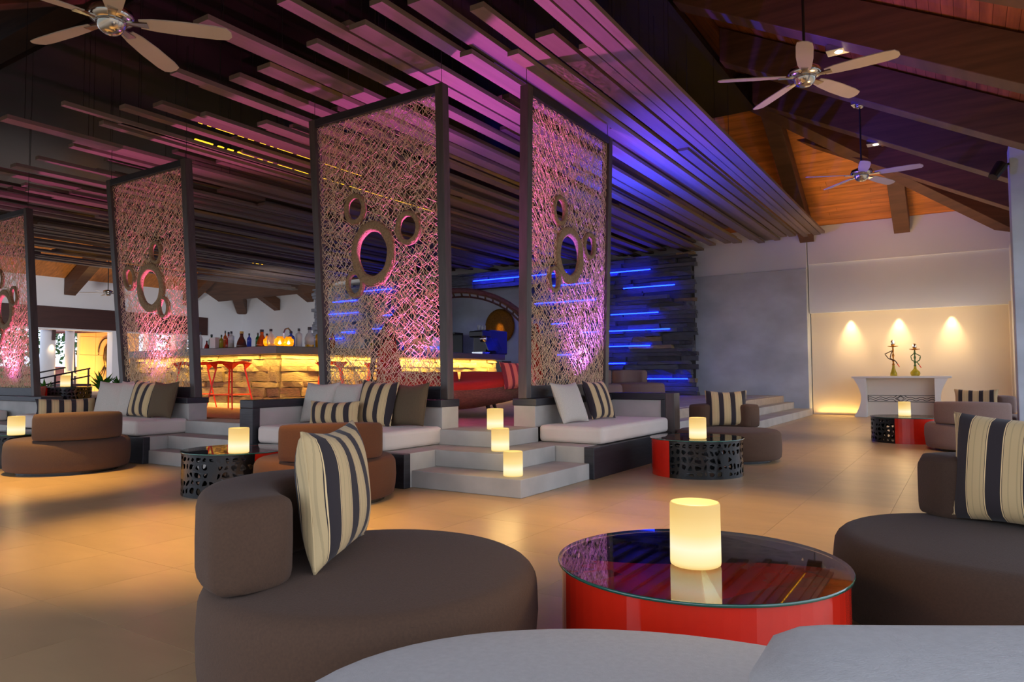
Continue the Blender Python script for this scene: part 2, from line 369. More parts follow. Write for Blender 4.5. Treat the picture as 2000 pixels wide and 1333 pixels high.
# ---- built-in sofas (base, back wall, cap, arm frame)
def sofa(label, parts, mats, mbox):
    t = thing('built_in_sofa', label, 'sofa')
    for n, m, b in parts: ob(n, MB().box(*b), m, t, bevel=.006)
    mt = ob('mattress', MB().box(*mbox), 'mattress', t, bevel=.045, seg=4)
    return t
# sofa along X, centre left (between the two step sets)
sofa('white cushioned built-in sofa left of the corner steps, dark-framed arm at its left', [
    ('base', 'concrete', (-6.60, -4.42, 5.12, 6.0, 0, .32)), ('front_panel', 'dark_wood', (-6.60, -4.41, 5.03, 5.12, 0, .318)),
    ('backrest', 'concrete', (-6.80, -4.72, 5.99, 6.28, .30, .71)), ('cap', 'dark_wood', (-6.81, -4.71, 5.96, 6.29, .71, .79)),
    ('arm', 'concrete', (-6.78, -6.60, 5.12, 6.0, .0, .70)), ('arm_post', 'dark_wood', (-6.80, -6.58, 5.02, 5.12, 0, .70)),
    ('arm_rail', 'dark_wood', (-6.80, -6.58, 5.02, 5.99, .70, .79))], None, (-6.56, -4.70, 5.06, 5.98, .323, .51))
sofa('white cushioned built-in sofa right of the corner steps', [
    ('base', 'concrete', (-4.0, -3.27, 6.46, 8.72, 0, .32)), ('front_panel', 'dark_wood', (-3.27, -3.16, 6.45, 8.72, 0, .318)),
    ('backrest', 'concrete', (-4.28, -4.00, 6.72, 8.85, .30, .71)), ('cap', 'dark_wood', (-4.29, -3.98, 6.71, 8.86, .71, .79)),
    ('arm', 'concrete', (-4.02, -3.24, 8.70, 8.84, 0, .72)), ('arm_post', 'dark_wood', (-3.30, -3.24, 8.68, 8.86, 0, .74)),
    ('arm_end', 'frame_wood', (-3.24, -3.12, 8.68, 8.88, 0, .81)), ('arm_rail', 'dark_wood', (-4.02, -3.24, 8.68, 8.86, .72, .81))],
    None, (-3.96, -3.19, 6.72, 8.66, .323, .505))
sofa('built-in sofa at the left with a long striped bolster', [
    ('base', 'concrete', (-12.0, -8.42, 4.94, 5.6, 0, .32)), ('front_panel', 'dark_wood', (-12.0, -8.40, 4.85, 4.94, 0, .318)),
    ('backrest', 'concrete', (-10.6, -8.60, 5.57, 5.84, .30, .70)), ('cap', 'dark_wood', (-10.6, -8.59, 5.54, 5.86, .70, .775))], None,
    (-11.8, -8.58, 4.86, 5.56, .323, .51))
sofa('low white sofa back wall with dark cap at the left edge', [
    ('base', 'concrete', (-17, -13.65, 4.94, 5.6, 0, .32)), ('backrest', 'concrete', (-17, -12.56, 5.61, 5.86, 0, .66)),
    ('cap', 'dark_wood', (-17, -12.55, 5.55, 5.88, .66, .74))], None, (-17, -13.7, 4.9, 5.56, .323, .5))

# ---- walls
struct('wall_back', MB().box(-3.36, 1.2, 19.5, 19.96, 2.6, 4.83).box(-21, -6.1, 19.7, 19.9, .3, 4.83).box(-3.36, 1.3, 20.0, 20.1, 2.5, 7.5)
       .box(-31, 1.2, 21.9, 22.1, 4.0, 7.6), 'white_wall')
struct('trim_1', MB().box(-3.36, .98, 19.44, 19.5, 3.86, 4.83), 'white_wall')
struct('wall_niche', MB().box(-3.36, 1.0, 19.72, 19.95, 0, 2.6).box(.86, 1.0, 19.42, 19.9, 0, 2.66), 'cream_wall')
struct('wall_grey', MB().box(-6.6, -3.38, 19.3, 19.9, 0, 3.75), 'grey_plaster', bevel=.01)
struct('trim_2', MB().box(-6.6, -3.38, 19.36, 19.9, 3.75, 4.9), 'white_wall')
struct('wall_disc_recess', MB().box(-16, -11.2, 19.55, 19.7, .48, 4.3), 'grey_plaster')
struct('wall_right', MB().box(.98, 1.2, 14.2, 19.5, 3.1, 4.2).box(.9, 1.2, 18.6, 19.5, 0, 3.9), 'white_wall')
struct('trim_3', MB().box(.66, 1.3, 13.3, 13.8, 0, 4.6).box(.66, 1.3, 6.0, 6.5, 0, 4.8).box(.7, 1.3, 10.0, 10.4, 4.3, 4.85), 'grey_plaster', bevel=.01)
# left side: white upper wall with dark header above the openings
struct('wall_left', MB().box(-29.3, -29, 4, 22, 3.74, 4.95).box(-29.3, -29, 19.2, 22, .4, 3.74).box(-29.15, -21, 21.5, 21.8, .4, 4.9)
       .box(-29.25, -28.95, 4, 20, 2.86, 2.92), 'white_wall')
struct('trim_4', MB().box(-29.2, -28.9, 4, 19.6, 2.92, 3.72), 'header')
for k, (y, wd) in enumerate(((15.5, .3), (17.0, .34), (18.35, .55))):
    struct('trim_%d' % (5+k), MB().box(-29.3, -28.9, y-wd/2, y+wd/2, .4, 2.9), 'white_wall')

# ---- roof : right (east) plane, back plane, near plane; planks are parts of the ceiling; right and near overhangs lengthened unseen to darken the foreground
SL = .53; EX = .95; EY = 19.5; NY = .5; ZT = 4.83
def zr(x): return ZT + SL*(EX-x)
def zb(y): return ZT + SL*(EY-y)
def zn(y): return ZT + SL*(y-NY)
ceiling = struct('ceiling', MB().hexa([(2.6, -1, zr(2.6)+.05), (2.6, 21, zr(2.6)+.05), (-6, 21, zr(-6)+.05), (-6, -1, zr(-6)+.05),
      (2.6, -1, zr(2.6)+.15), (2.6, 21, zr(2.6)+.15), (-6, 21, zr(-6)+.15), (-6, -1, zr(-6)+.15)])
      .hexa([(-30, 20.2, zb(20.2)+.05), (1.4, 20.2, zb(20.2)+.05), (1.4, 13.5, zb(13.5)+.05), (-30, 13.5, zb(13.5)+.05),
             (-30, 20.2, zb(20.2)+.15), (1.4, 20.2, zb(20.2)+.15), (1.4, 13.5, zb(13.5)+.15), (-30, 13.5, zb(13.5)+.15)])
      .hexa([(-30, -2.2, zn(-2.2)+.05), (1.4, -2.2, zn(-2.2)+.05), (1.4, 6.6, zn(6.6)+.05), (-30, 6.6, zn(6.6)+.05),
             (-30, -2.2, zn(-2.2)+.15), (1.4, -2.2, zn(-2.2)+.15), (1.4, 6.6, zn(6.6)+.15), (-30, 6.6, zn(6.6)+.15)])
      .box(-31, 0, 4, 16.5, 8.0, 8.1), 'rafter_wood')
PW = .125
def plank_x(y, xa, xb):   # runs along X on back plane
    ya = y-PW+.004; za, zb_ = zb(y), zb(ya); t = .02+rnd.uniform(-.003, .003)
    ob('plank', MB().hexa([(xa, ya, zb_-t), (xb, ya, zb_-t), (xb, y, za-t), (xa, y, za-t), (xa, ya, zb_), (xb, ya, zb_), (xb, y, za), (xa, y, za)]), 'plank_wood', ceiling)
n = 0
while True:
    y = EY+.02-n*PW
    if y < 14.9: break
    hx = EX-(EY-y)
    a = -6.5
    while a < hx:
        b = min(hx+.1, a+rnd.uniform(1.6, 2.8)); plank_x(y, a, b-.004); a = b
    n += 1
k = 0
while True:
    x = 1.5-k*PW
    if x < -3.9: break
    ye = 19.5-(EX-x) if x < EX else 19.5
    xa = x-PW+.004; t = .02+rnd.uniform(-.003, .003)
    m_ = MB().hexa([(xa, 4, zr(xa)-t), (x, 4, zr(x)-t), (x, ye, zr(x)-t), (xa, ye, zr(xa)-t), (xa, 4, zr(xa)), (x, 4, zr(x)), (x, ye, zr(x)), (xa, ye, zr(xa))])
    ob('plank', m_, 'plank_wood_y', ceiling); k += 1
# left wing: its own roof planes above the left wall and the wall behind the bar
lz = lambda x: 4.85+SL*(x+29)
struct('ceiling_left', MB().hexa([(-30, 2, lz(-30)), (-24, 2, lz(-24)), (-24, 21.6, lz(-24)), (-30, 21.6, lz(-30)), (-30, 2, lz(-30)+.1), (-24, 2, lz(-24)+.1), (-24, 21.6, lz(-24)+.1), (-30, 21.6, lz(-30)+.1)])
       .hexa([(-30, 22, 4.6), (-20, 22, 4.6), (-20, 16, 4.6+6*SL), (-30, 16, 4.6+6*SL), (-30, 22, 4.7), (-20, 22, 4.7), (-20, 16, 4.7+6*SL), (-30, 16, 4.7+6*SL)]), 'plank_wood')
# dark inner ceiling panel
struct('ceiling_panel', MB().box(-27, -3.5, 5.5, 14.85, 6.5, 6.6), 'black_panel')

# ---- rafters
def rafter(a, b, label, w_=.34, h=.6, group=None):
    o = ob('rafter', MB().beam(a, b, w_, h), 'rafter_wood', bevel=.008); return tag(o, label, 'beam', group)
names = {5.45: 'dark roof rafter at the upper right edge, nearest the camera', 7.75: 'dark roof rafter at upper right holding the near ceiling fan',
         10.0: 'roof rafter carrying the nearer glowing spotlight', 12.35: 'roof rafter from which the farther right ceiling fan hangs',
         14.6: 'roof rafter carrying the farther small spotlight', 16.85: 'lowest right roof rafter next to the diagonal hip beam'}
for y, lb in names.items():
    rafter((EX-.05, y, 4.2), (-3.46, y, 4.2+SL*(EX+3.41)), lb)
rafter((EX, 19.5, 4.2), (-3.75, 14.8, 4.2+SL*4.7), 'diagonal hip beam above the hookah console wall', .36)
rafter((-1.2, 19.35, 4.42), (-1.2, 15.2, 4.42+SL*4.15), 'short roof beam ending above the white console wall', .34, .4)
rafter((-3.35, 19.35, 4.42), (-3.35, 14.9, 4.42+SL*4.45), 'roof beam beside the ends of the hanging boards', .34, .4)
for x, lb in ((-4.3, 'first near rafter above the left fan'), (-6.6, 'second near rafter above the left fan'), (-8.9, 'third near rafter above the left fan'), (-11.2, 'fourth near rafter at the top left corner')):
    rafter((x, NY, 4.2), (x, 5.6, 4.2+SL*5.1), lb)
rafter((-28.9, 13.7, 4.2), (-24, 13.7, 4.2+4.9*SL), 'far left beam end above the white wall, beside the small fan', .4)
rafter((-28.9, 18.55, 4.2), (-24, 18.55, 4.2+4.9*SL), 'brown beam end just right of the second screen', .4)
rafter((-28.9, 21.4, 4.0), (-24, 16.5, 4.0+4.9*SL), 'diagonal brown beam in the far left wall corner', .45)
rafter((-26.4, 21.4, 4.05), (-26.4, 17, 4.05+4.4*SL), 'brown beam end first right of the far corner beam', .4, .5)
rafter((-24.2, 21.4, 4.3), (-24.2, 17, 4.3+4.4*SL), 'small brown beam end nearest the tall central screen', .4, .4)

# ---- hanging board canopy
can = thing('board_canopy', 'canopy of staggered hanging brown boards over the lounge', 'ceiling canopy', (0, 0, 0))
near = [(551, 10, -5.25, 4.28, .16), (0, 0, -5.61, 4.95, .16), (0, 0, -5.20, 5.00, .16), (0, 0, -4.95, 4.94, .22), (0, 0, -4.62, 4.85, .16), (0, 0, -4.25, 5.03, .26),
        (0, 0, -3.87, 5.45, .16), (0, 0, -3.60, 6.28, .22), (0, 0, -3.33, 6.66, .12), (0, 0, -4.42, 6.02, .16), (0, 0, -4.05, 6.38, .14), (0, 0, -6.15, 4.04, .24),
        (0, 0, -6.50, 5.05, .22), (0, 0, -7.10, 5.11, .20), (0, 0, -7.45, 4.57, .14), (0, 0, -7.62, 5.03, .10), (0, 0, -8.77, 5.17, .22), (0, 0, -8.36, 5.55, .12),
        (0, 0, -7.99, 6.19, .2), (0, 0, -9.25, 4.97, .14), (0, 0, -9.80, 4.99, .12), (0, 0, -9.55, 5.11, .12), (0, 0, -9.50, 4.36, .08), (0, 0, -10.68, 4.18, .22),
        (0, 0, -10.96, 5.22, .2), (0, 0, -11.45, 5.39, .16), (0, 0, -12.97, 5.23, .2), (0, 0, -12.52, 6.29, .2), (0, 0, -3.05, 4.9, .16), (0, 0, -2.9, 4.2, .10), (0, 0, -3.22, 4.6, .12)]
boards = []
for _, _, x, y, wd in near: boards.append([x, y, 19.1+rnd.uniform(-.35, .35), 4.48+rnd.choice((0, .05, .1)), wd])
x = -3.42
while x > -23.2:
    wd = rnd.choice((.12, .16, .2, .24, .3)); st = 6.4+rnd.random()*2.6 if x > -14 else 5.0+rnd.random()*2
    cutz = rnd.choice((4.62, 4.7, 4.8, 4.9))
    if rnd.random() < .45:
        mid = rnd.uniform(9, 15); boards.append([x, st, mid, cutz, wd]); boards.append([x-rnd.uniform(.0, .05), mid+.02, 19.15+rnd.uniform(-.3, .3), cutz+rnd.choice((-.08, .08)), wd])
    else: boards.append([x, st, 19.15+rnd.uniform(-.3, .3), cutz, wd])
    x -= wd+rnd.uniform(.03, .12)
    if x < -12 and rnd.random() < .75: boards.append([x+.05, 5.2+rnd.random()*3, 18+rnd.random(), 4.5+rnd.uniform(0, .1), rnd.choice((.1, .14, .18))])
for x, ya, yb, z, wd in boards:
    ob('board', MB().box(x-wd/2, x+wd/2, ya, yb, z, z+.055), 'board', can)
yl = [(-3.98, 6.6, 15, 4.60), (-6.32, 4.9, 8.6, 4.56), (-6.9, 8, 17, 4.62), (-5.4, 9, 18, 4.66), (-3.16, 12, 19.0, 4.56), (-8.98, 5.9, 9, 4.56), (-9.68, 6.3, 12, 4.56), (-11.1, 7, 11, 4.58),
      (-4.72, 12, 19, 4.66), (-8.2, 10, 16, 4.6), (-10.4, 11, 15, 4.62), (-13.4, 8, 12, 4.62), (-15.2, 12, 16, 4.62), (-17, 8, 18, 4.62), (-19.2, 9, 15, 4.62), (-21.3, 10, 17, 4.62), (-12.4, 12, 17, 4.6), (-3.52, 15.5, 19, 4.6)]
for x, a, b, z in yl:
    mb = MB(); y = a
    while y < b: l = rnd.choice((.06, .1, .3, .5)); mb.box(x-.014, x+.014, y, y+l, z+.058, z+.075); y += l+rnd.uniform(.05, .12)
    tag(ob('led_strip', mb, 'led_yellow', can), kind='stuff')
cab = 0
for x, ya, yb, z, wd in boards:
    if cab > 110: break
    for y in (ya+.25, ya+2.6):
        if y < yb and x > -14: ob('cable', MB().bar((x, max(y, 4.2), z+.05), (x, max(y, 4.2), min(6.5, zn(y)) if y < 5.5 else 6.5), .004, 4), 'cable', can); cab += 1

# ---- stacked slate wall with LED strips
st = struct('wall_stone', MB().box(-11.2, -6.3, 18.85, 19.3, .48, 4.28).box(-21, -11.2, 18.85, 19.3, 3.9, 4.28).box(-21, -15.2, 18.85, 19.3, .48, 4.28), 'backing')
def stone_mesh(seed, jit=.1):
    r = random.Random(seed); me = bmesh.new(); bmesh.ops.create_cube(me, size=1)
    bmesh.ops.subdivide_edges(me, edges=[e for e in me.edges if abs(e.verts[0].co.x-e.verts[1].co.x) > .5], cuts=2)
    for v in me.verts: v.co += Vector((r.uniform(-.03, .03), r.uniform(-jit, jit)*1.5, r.uniform(-jit, jit)*.6))
    m_ = bpy.data.meshes.new('stone'); me.to_mesh(m_); me.free(); return m_
slate_v = []
for i in range(8): q = stone_mesh(i); q.materials.append(M['slate']); slate_v.append(q)
sand_v = []
for i in range(8): q = stone_mesh(40+i, .12); q.materials.append(M['sandstone']); sand_v.append(q)
leds = [(-8.53, -7.1, 2.76), (-8.9, -6.78, 2.29), (-8.77, -7.35, 1.85), (-7.57, -6.3, .925), (-8.13, -6.62, 3.49), (-13.37, -9.95, 4.1), (-8.75, -7.31, 3.97), (-8.79, -8.1, 1.365),
        (-10.58, -9.17, 3.735), (-11.07, -9.0, 3.23), (-11.37, -11.0, 2.585), (-10.47, -9.95, 2.58), (-9.49, -8.75, 2.29), (-10.27, -9.8, 1.645), (-18.3, -16.9, 4.1), (-19.8, -18.6, 3.8),
        (-20.3, -18.5, 3.35), (-17.3, -16.7, 3.18), (-19.35, -18.7, 2.66), (-17.8, -17.1, 2.72), (-20.1, -19.3, 2.44)]
joined = MB(); cnt = 0
z = .48
while z < 4.34:
    h = rnd.uniform(.09, .15)
    if z+h > 4.36: h = max(.06, 4.36-z)
    segs = [(-21, -6.17)] if z > 3.85 else [(-21, -15.1), (-11.35+rnd.uniform(-.12, .12), -6.17)]
    for a, b in segs:
        x = a + rnd.uniform(-.08, .0) if a > -15 else a
        bb = b + rnd.uniform(-.1, .1)
        while x < bb-.02:
            l = min(rnd.uniform(.45, 1.6), bb-x)
            if bb-x-l < .2: l = bb-x
            pr = rnd.choice((.02, .05, .09, .14, .19))
            if x > -12.5 and cnt < 290:
                link('stone', rnd.choice(sand_v if rnd.random() < .035 else slate_v), st, (x+l/2, 18.85-pr/2, z+h/2), None, (l*.99, pr+.06, h*.94)); cnt += 1
            else: joined.box(x+.004, x+l-.004, 18.80-pr, 18.86, z+.004, z+h-.004)
            x += l
    z += h
tag(ob('far_stones', joined, 'slate', st), kind='stuff')
for a, b, z in leds:
    ob('led_strip', MB().box(a, b, 18.585, 18.605, z-.014, z+.014), 'led_blue', st)
ob('cap_stone', MB().box(-21, -6.2, 18.72, 19.3, 4.34, 4.38), 'slate', st)

# ================================================================== SCREENS
def lerp(a, b, t): return tuple(a[i]*(1-t)+b[i]*t for i in range(3))
def screen(label, bl, br, tr, tl, nrm, rings, seed, fw_=.1):
    """bl.. corners in world; nrm thickness direction; rings (u,v,ru,rv) in metres from the lower left corner"""
    t = thing('hanging_screen', label, 'screen', bl)
    B = [Vector(p)-Vector(bl) for p in (bl, br, tr, tl)]; nv = Vector(nrm)
    W = B[1].length; H = B[3].length
    def P(u, v, d=0):
        a = u/W; b = v/H
        return (B[0]*(1-a)+B[1]*a)*(1-b) + (B[3]*(1-a)+B[2]*a)*b + nv*d
    def member(name, u0, u1, v0, v1, dd=.055, m='frame_wood'):
        p = [P(u0, v0, -dd), P(u1, v0, -dd), P(u1, v0, dd), P(u0, v0, dd), P(u0, v1, -dd), P(u1, v1, -dd), P(u1, v1, dd), P(u0, v1, dd)]
        return ob(name, MB().hexa(p), m, t, bevel=.006)
    member('post', 0, fw_, 0, H); member('post', W-fw_, W, 0, H)
    member('top_rail', fw_, W-fw_, H-fw_, H, .053, 'dark_wood'); member('bottom_rail', fw_, W-fw_, 0, fw_*1.4, .053, 'dark_wood')
    r = random.Random(seed); mb = MB(); s = .064
    def inhole(u, v, k=.9): return any(((u-a)/(ru*k))**2+((v-b)/(rv*k))**2 < 1 for a, b, ru, rv in rings)
    u0, u1, v0, v1 = fw_, W-fw_, fw_*1.4, H-fw_
    for layer, dep in ((0, -.012), (1, .014)):
        nu = int((u1-u0)/s); nv_ = int((v1-v0)/s)
        g = [[(u0+(u1-u0)*min(1, max(0, (i+(r.uniform(-.32, .32) if 0 < i < nu else 0)+layer*(.45 if 0 < i < nu else 0))/nu)), v0+(v1-v0)*min(1, max(0, (j+(r.uniform(-.34, .34) if 0 < j < nv_ else 0)+layer*(.4 if 0 < j < nv_ else 0))/nv_))) for i in range(nu+1)] for j in range(nv_+1)]
        for j in range(nv_+1):
            for i in range(nu+1):
                a = g[j][i]
                for di, dj, pr in ((1, 0, .36), (0, 1, .34), (1, 1, .80), (-1, 1, .80), (1, 2, .04)):
                    ii, jj = i+di, j+dj
                    if not (0 <= ii <= nu and 0 <= jj <= nv_) or r.random() > pr: continue
                    b = g[jj][ii]; mid = ((a[0]+b[0])/2, (a[1]+b[1])/2)
                    if inhole(*a) or inhole(*b) or inhole(*mid): continue
                    mb.bar(P(a[0], a[1], dep+r.uniform(-.006, .006)), P(b[0], b[1], dep+r.uniform(-.006, .006)), .0030, 3, caps=False)
    tag(ob('cord_net', mb, 'cord', t), kind='stuff')
    for a, b, ru, rv in rings:
        mb = MB(); k = 40; ri = .68; prof = [(-1, -.6), (-.6, -1), (.6, -1), (1, -.6), (1, .6), (.6, 1), (-.6, 1), (-1, .6)]
        for i in range(k):
            th = 2*PI*i/k
            for q, d in prof:
                f = (1+ri)/2 + q*(1-ri)/2*(1+.05*math.sin(i*5)); mb.v.append(tuple(P(a+ru*f*math.cos(th), b+rv*f*math.sin(th), d*.03)))
        for i in range(k):
            for q in range(8):
                mb.f.append((i*8+q, i*8+(q+1) % 8, ((i+1) % k)*8+(q+1) % 8, ((i+1) % k)*8+q))
        ob('rope_ring', mb, 'ring', t, smooth=True)
    for u in (fw_/2, W-fw_/2):
        p = P(u, H); ob('hanging_cable', MB().bar(p, p+Vector((0, 0, 1.6)), .004, 4), 'cable', t)
    return t
screen('tall central cord screen with four rope rings, left of the corner gap', (-6.70, 6.14, .79), (-4.70, 6.12, .79), (-4.76, 6.10, 4.28), (-6.90, 6.10, 4.27), (0, 1, 0),
       [(.92, 1.70, .33, .39), (.66, 2.27, .165, .19), (1.45, 1.94, .175, .20), (.62, 1.36, .14, .165)], 1)
screen('narrow-looking cord screen right of the corner gap, lit purple', (-4.13, 6.66, .79), (-4.13, 8.78, .79), (-4.11, 8.98, 4.34), (-4.11, 6.71, 4.33), (1, 0, 0),
       [(1.05, 1.74, .35, .36), (.80, 2.26, .17, .19), (1.58, 1.94, .17, .18), (.68, 1.40, .14, .16)], 2)
screen('cord screen at left behind the row of sofa pillows', (-10.42, 5.72, .775), (-8.58, 5.70, .775), (-8.88, 5.69, 4.03), (-10.90, 5.69, 4.03), (0, 1, 0),
       [(.86, 1.56, .32, .36), (1.03, 2.06, .14, .17), (.36, 1.74, .15, .19), (1.14, 1.26, .13, .16)], 3)
screen('cord screen cut by the left picture edge', (-15.1, 5.72, .74), (-13.05, 5.72, .74), (-13.48, 5.70, 3.96), (-15.5, 5.70, 3.96), (0, 1, 0),
       [(.99, 1.52, .32, .37), (1.36, 1.74, .14, .19), (.82, 2.1, .14, .18), (.75, 1.06, .13, .16)], 4)

# ================================================================== SEATING
def seat_mesh(rx, ry, z0, z1, rt=.075, n=56):
    prof = [(0.001, z0), (.955, z0), (.985, z0+.02), (1.0, z0+.08), (1.008, (z0+z1)/2), (1.0, z1-.09)]
    for k in range(1, 6):
        a = k/5*PI/2; prof.append((1.0-rt/rx*(1-math.cos(a)), z1-rt+rt*math.sin(a)-.004))
    prof += [(.72, z1+.004), (.4, z1+.010), (0.001, z1+.012)]
    mb = MB(); 
    k0 = 0
    for r, z in prof:
        for i in range(n):
            t = 2*PI*i/n; wob = 1+.006*math.sin(3*t+z*9)+.004*math.sin(11*t)*(1 if z < .2 else .2)
            mb.v.append((r*rx*math.cos(t)*wob, r*ry*math.sin(t)*wob, z))
    for q in range(len(prof)-1):
        for i in range(n): j = (i+1) % n; mb.f.append((q*n+i, q*n+j, (q+1)*n+j, (q+1)*n+i))
    return mb
def back_mesh(rc, hw, z0, z1, span, rx=1, ry=1, rad=.05, drop=.6):
    """arc block centred on local -Y"""
    m = 22; k = 24; mb = MB(); a0 = -PI/2-span/2
    for i in range(m+1):
        f = i/m; s = f*span*rc; e = min(s, span*rc-s)
        ins = rad-math.sqrt(max(0, rad**2-(rad-min(e, rad))**2))
        a = a0+f*span; cx, cy = math.cos(a), math.sin(a)
        for j in range(k):
            t = 2*PI*j/k; p = 6.5
            qx = abs(math.cos(t))**(2/p)*(1 if math.cos(t) > 0 else -1); qz = abs(math.sin(t))**(2/p)*(1 if math.sin(t) > 0 else -1)
            w_ = hw-ins; h = (z1-z0)/2
            zz = (z0+z1)/2+qz*(h-(ins*drop if qz > 0 else ins*.2))+.012*math.sin(f*PI)*(qz > 0)
            r = rc+qx*w_*(1+.04*math.sin(f*PI)); mb.v.append((r*cx*rx, r*cy*ry, zz))
    for i in range(m):
        for j in range(k): jj = (j+1) % k; mb.f.append((i*k+j, i*k+jj, (i+1)*k+jj, (i+1)*k+j))
    mb.f.append(tuple(reversed(range(k)))); mb.f.append(tuple(m*k+j for j in range(k)))
    return mb
SEAT = seat_mesh(.62, .575, .035, .375).mesh('seat', None, True); BACK = back_mesh(.455, .13, .372, .66, R(106)).mesh('backrest', None, True)
PLIN = MB().lathe([(.50, 0), (.50, .05)], 32).mesh('plinth', 'black_lacquer')
SEAM = MB().tube([(.60*math.cos(2*PI*i/48), .556*math.sin(2*PI*i/48), .338) for i in range(49)], .004, 4).mesh('piping', None)
def ottoman(label, x, y, mid, m, z=0, sc=1, group=None):
    t = thing('curved_lounge_seat', label, 'seat', (x, y, z), R(mid+90), group)
    for n_, me in (('seat', SEAT), ('backrest', BACK), ('seat_piping', SEAM)):
        q = me.copy(); q.materials.clear(); q.materials.append(M[m]); link(n_, q, t, scale=(sc, sc, 1))
    link('plinth', PLIN, t)
    return t
ottoman('brown curved lounge seat in the foreground with a striped pillow', -1.83, 1.93, 212, 'brown_fabric', sc=1.02)
t = thing('curved_lounge_seat', 'pale grey lounge seat at the bottom edge, nearest the camera', 'seat', (-.45, 1.29, 0), R(10))
ob('seat', seat_mesh(.86, .61, .035, .375), 'grey_fabric', t, smooth=True)
ob('seat_piping', MB().tube([(.835*math.cos(2*PI*i/48), .59*math.sin(2*PI*i/48), .338) for i in range(49)], .004, 4), 'grey_fabric', t)
bk = ob('backrest', back_mesh(2.0, .14, .372, .672, R(27), rad=.12, drop=.35), 'grey_fabric', t, smooth=True)
bk.matrix_world = Matrix.Translation((-.90, 2.92, 0)) @ Matrix.Rotation(R(-58+90), 4, 'Z')
bk.matrix_parent_inverse = (Matrix.Translation((-.45, 1.29, 0)) @ Matrix.Rotation(R(10), 4, 'Z')).inverted()
ob('plinth', MB().lathe([(.7, 0), (.7, .05)], 32, sy=.7), 'black_lacquer', t)
ottoman('dark brown lounge seat cut by the right edge behind the big red table', .13, 3.53, 74, 'brown_fabric2', sc=1.07)
ottoman('rust brown lounge seat seen from behind in front of the central sofa', -4.65, 4.30, -36, 'rust_fabric', sc=.95)
ottoman('brown lounge seat seen from behind at the left', -8.61, 4.11, -12, 'brown_fabric')
ottoman('brown lounge seat facing the camera with an upright striped pillow', -2.49, 8.82, 113, 'brown_fabric')
ottoman('mauve lounge seat at the right edge with its back toward the camera', .10, 11.5, 262, 'mauve_fabric')
ottoman('mauve lounge seat farthest right near the console wall, holding a small striped pillow', .12, 14.1, 65, 'mauve_fabric')
ottoman('taupe lounge seat on the platform, left of the pair below the blue strips', -6.45, 13.1, 120, 'mauve_fabric', z=.485)
ottoman('taupe lounge seat on the platform, right of the pair below the blue strips', -6.25, 15.0, 140, 'mauve_fabric', z=.485)

def pillow_mesh(w_, h, t, seed=0, n=18):
    r = random.Random(seed); mb = MB(); ph = r.uniform(0, 6)
    for side in (1, -1):
        for j in range(n+1):
            for i in range(n+1):
                u = -1+2*i/n; v = -1+2*j/n
                x = u*w_/2*(1-.075*(1-v*v)*abs(u)**2); z = v*h/2*(1-.075*(1-u*u)*abs(v)**2)
                th = t/2*(max(0, 1-abs(u)**2.6)**.55)*(max(0, 1-abs(v)**2.6)**.55)
                th *= 1+.07*math.sin(4*u+ph)*math.cos(3*v+ph)
                z -= .012*(1-abs(u))*(v > 0)*abs(v)
                mb.v.append((x, side*(th+.004), z+h/2))
    m = n+1; o = m*m
    for j in range(n):
        for i in range(n):
            a = j*m+i; mb.f.append((a, a+m, a+m+1, a+1)); a += o; mb.f.append((a, a+1, a+m+1, a+m))
    for i in range(n):
        for a, b in ((i, i+1), (n*m+i+1, n*m+i)): mb.f.append((a, b, b+o, a+o))
        for a, b in (((i+1)*m, i*m), (i*m+n, (i+1)*m+n)): mb.f.append((a, b, b+o, a+o))
    return mb
def pillow(label, x, y, z, dirdeg, lean, m, w_=.5, h=.46, t=.17, roll=0, seed=0, group=None):
    """dirdeg: world direction of the pillow's width; lean: degrees the top tips toward local +Y"""
    o = ob('pillow', pillow_mesh(w_, h, t, seed), m, smooth=True)
    mt = Matrix.Translation((x, y, z)) @ Matrix.Rotation(R(dirdeg), 4, 'Z') @ Matrix.Rotation(R(-lean), 4, 'X') @ Matrix.Rotation(R(roll), 4, 'Y')
    o.matrix_world = mt
    hw = w_/2; 
    for sx in (-1, 1):   # side piping with the pillow
        pts = [(sx*hw*(1-.075*(1-v*v)), 0, h/2+v*h/2) for v in [-.96+1.92*k/10 for k in range(11)]]
        ob('piping', MB().tube(pts, .005, 5), m, o)
    return tag(o, label, 'pillow', group)
pillow('large striped pillow on the brown foreground seat', -2.0, 1.93, .385, 119, 6, 'stripe', .60, .48, .19, seed=1)
pillow('large striped pillow leaning on the dark seat at the right edge', .17, 3.74, .385, -24, 10, 'stripe', .56, .49, .18, seed=2)
pillow('striped pillow upright on the lounge seat behind the round table right of the steps', -2.58, 9.10, .385, 26, 9, 'stripe', .52, .46, .17, seed=3)
pillow('small striped pillow on the farthest right lounge seat', .12, 14.0, .385, -6, 12, 'stripe', .62, .40, .16, seed=4)
pillow('pale linen pillow at the left end of the central sofa', -6.34, 5.70, .512, 3, 15, 'linen', .5, .48, .17, seed=5)
pillow('pale linen pillow half hidden behind the striped bolster', -5.93, 5.74, .512, -2, 15, 'linen', .48, .48, .16, seed=6)
pillow('long striped bolster lying low on the central sofa', -5.80, 5.46, .512, 8, 6, 'stripe', .66, .27, .20, seed=7)
pillow('square striped pillow leaning beside the brown one on the central sofa', -5.42, 5.66, .512, 2, 14, 'stripe', .52, .50, .17, roll=3, seed=8)
pillow('dark brown pillow at the right end of the central sofa', -5.02, 5.76, .512, -3, 14, 'brown_linen', .48, .47, .16, roll=-2, seed=9)
pillow('pale linen pillow on the sofa right of the corner steps', -3.74, 7.20, .507, 84, 22, 'linen', .52, .49, .15, seed=10)
